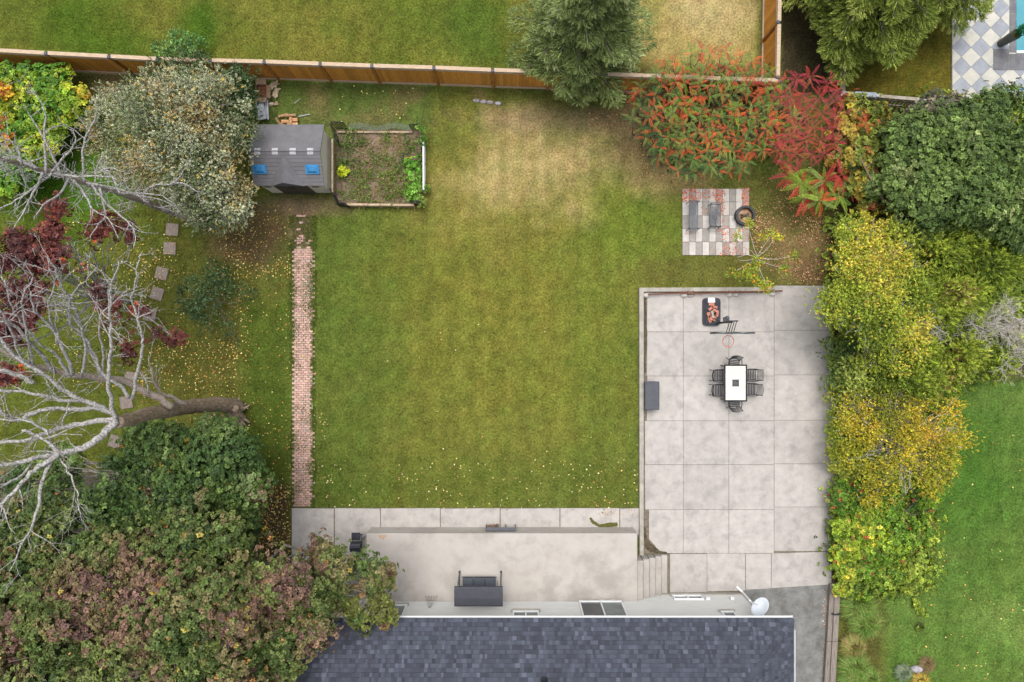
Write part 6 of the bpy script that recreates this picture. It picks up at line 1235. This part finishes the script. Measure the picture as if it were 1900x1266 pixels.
# ------------------------------------------------------------------ fallen leaves
def litter(name, label, areas, cols, size, seed):
    r = np.random.default_rng(seed); Ps = []; 
    for (x0, y0, x1, y1, n) in areas:
        a = W(x0, y1); b = W(x1, y0); X = r.uniform(a.x, b.x, n*2); Y = r.uniform(a.y, b.y, n*2); k = r.random(n*2) < np.clip((vnoise(X, Y, 1.2, seed)-.1)*1.1, 0, 1); Ps.append(np.stack([X[k], Y[k], np.full(k.sum(), .045)], 1))
    P = np.concatenate(Ps); n = len(P); A = np.stack([r.normal(0, .3, n), r.normal(0, .3, n), np.ones(n)], 1)
    one = tmpl([quadleaf((1, 0, .12), 1.0, .8, .15, (-.5, 0, 0)), quadleaf((.3, 1, .1), .55, .5, .1, (0, 0, .02))]); C = np.array([lin(*c, k=1) for c in cols])[r.integers(0, len(cols), n)]
    V, Fq, Cc = scatter(one, P, A, size*r.uniform(.6, 1.3, n), C, r); o = npmesh(name, V, Fq, Cc, M_litter); o['kind'] = 'stuff'; o['label'] = label; o['category'] = 'leaves'; return o
YL = [(218, 200, 110), (206, 178, 90), (190, 140, 80), (224, 206, 140), (168, 110, 70)]
litter('fallen_leaves', 'yellow fallen leaves scattered on the grass under the left trees', [(255, 470, 470, 940, 700), (430, 470, 540, 940, 260), (400, 380, 540, 520, 450), (100, 400, 330, 720, 600), (480, 900, 540, 1030, 420), (180, 250, 420, 420, 100), (260, 630, 440, 780, 300)], YL, .065, 5)
litter('fallen_leaves', 'pale yellow leaves dotted along the house side of the lawn', [(585, 850, 1185, 942, 150), (585, 600, 1185, 850, 40), (585, 760, 620, 940, 30), (545, 460, 580, 940, 40)], [(206, 190, 120), (190, 172, 100), (216, 204, 160), (190, 140, 96)], .075, 6)
litter('fallen_leaves', 'pinkish-brown leaf litter beside the fire pit and yellow-green tree', [(1395, 400, 1540, 528, 1500), (1180, 240, 1260, 330, 180), (1400, 330, 1480, 400, 250), (1000, 205, 1180, 235, 260), (1540, 720, 1556, 1085, 200), (1525, 1090, 1545, 1260, 160)], [(176, 124, 96), (196, 150, 120), (146, 98, 74), (206, 170, 130)], .055, 7)
litter('fallen_leaves', 'sparse bright leaves on the right-hand lawn', [(1700, 740, 1900, 1266, 90), (600, 160, 800, 235, 30)], [(220, 200, 120), (214, 160, 90), (190, 190, 120)], .08, 8)
o = litter('fallen_leaflets', 'red-orange sumac leaflets drifted on the pavers', [(1266, 350, 1300, 375, 160), (1300, 350, 1335, 372, 130), (1330, 350, 1345, 420, 140), (1375, 350, 1390, 382, 120), (1300, 385, 1320, 430, 110), (1330, 420, 1350, 436, 60), (1266, 430, 1290, 474, 100), (1340, 425, 1390, 474, 200), (1300, 462, 1345, 474, 60), (1290, 420, 1312, 432, 50)], [(206, 116, 86), (186, 90, 66), (214, 140, 110)], .06, 9)
o2 = litter('fallen_leaves', 'dry leaves blown on the walkway and curb corner', [(1110, 944, 1180, 956, 70), (700, 942, 1100, 946, 40), (1240, 545, 1440, 560, 14)], [(150, 110, 80), (190, 160, 110)], .05, 10); o2.location.z = .03

# weeds creeping over the path edges and joints
for k, (x, y0, y1, n) in enumerate([(541, 458, 940, 60), (581, 458, 940, 60), (561, 458, 560, 16), (560, 700, 940, 18)]):
    pass
r = np.random.default_rng(200); n = 26000; X = np.where(r.random(n) < .5, W(541, 0).x, W(581, 0).x); y0_, y1_ = W(0, 942).y, W(0, 400).y; Y = r.uniform(y0_, y1_, n)
amp = .06+.55*np.clip(fbm(X, Y, .9, 130)-.42, 0, 1)*2.4; X = X+r.normal(0, 1, n)*amp*.5; X = np.where(r.random(n) < .22, r.uniform(W(543, 0).x, W(579, 0).x, n), X); jk = (np.abs(((Y-(W(542, 940).y+.05))/.105) % 1-.5) > .38) | (vnoise(X, Y, .35, 131) > .72) | (amp > .2); jk &= vnoise(X, Y, 1.4, 133) > .3; X = X[jk]; Y = Y[jk]; k = (X > W(536, 0).x) & (X < W(587, 0).x); X = X[k]; Y = Y[k]; n = len(X)
c = groundcol(X, Y)*1.2; c = c*.3+np.array(lin(110, 128, 56))*.7; a = r.uniform(0, 6.283, n); H = r.uniform(.05, .12, n); wv = .03; ln = H*r.uniform(.5, 1.2, n); dx, dy = np.cos(a), np.sin(a)
V = np.stack([np.stack([X-dy*wv/2, Y+dx*wv/2, 0*X], 1), np.stack([X+dy*wv/2, Y-dx*wv/2, 0*X], 1), np.stack([X+dx*ln, Y+dy*ln, H], 1)], 1).reshape(-1, 3)
cc = np.clip(c*r.normal(1, .3, (n, 1)), .01, .6); o = npmesh('path_weeds', V, np.arange(n*3).reshape(-1, 3), np.repeat(cc, 3, 0), M_blade); tag(o, 'grass and weeds creeping over the edges of the brick path', 'weeds', None, 'stuff')
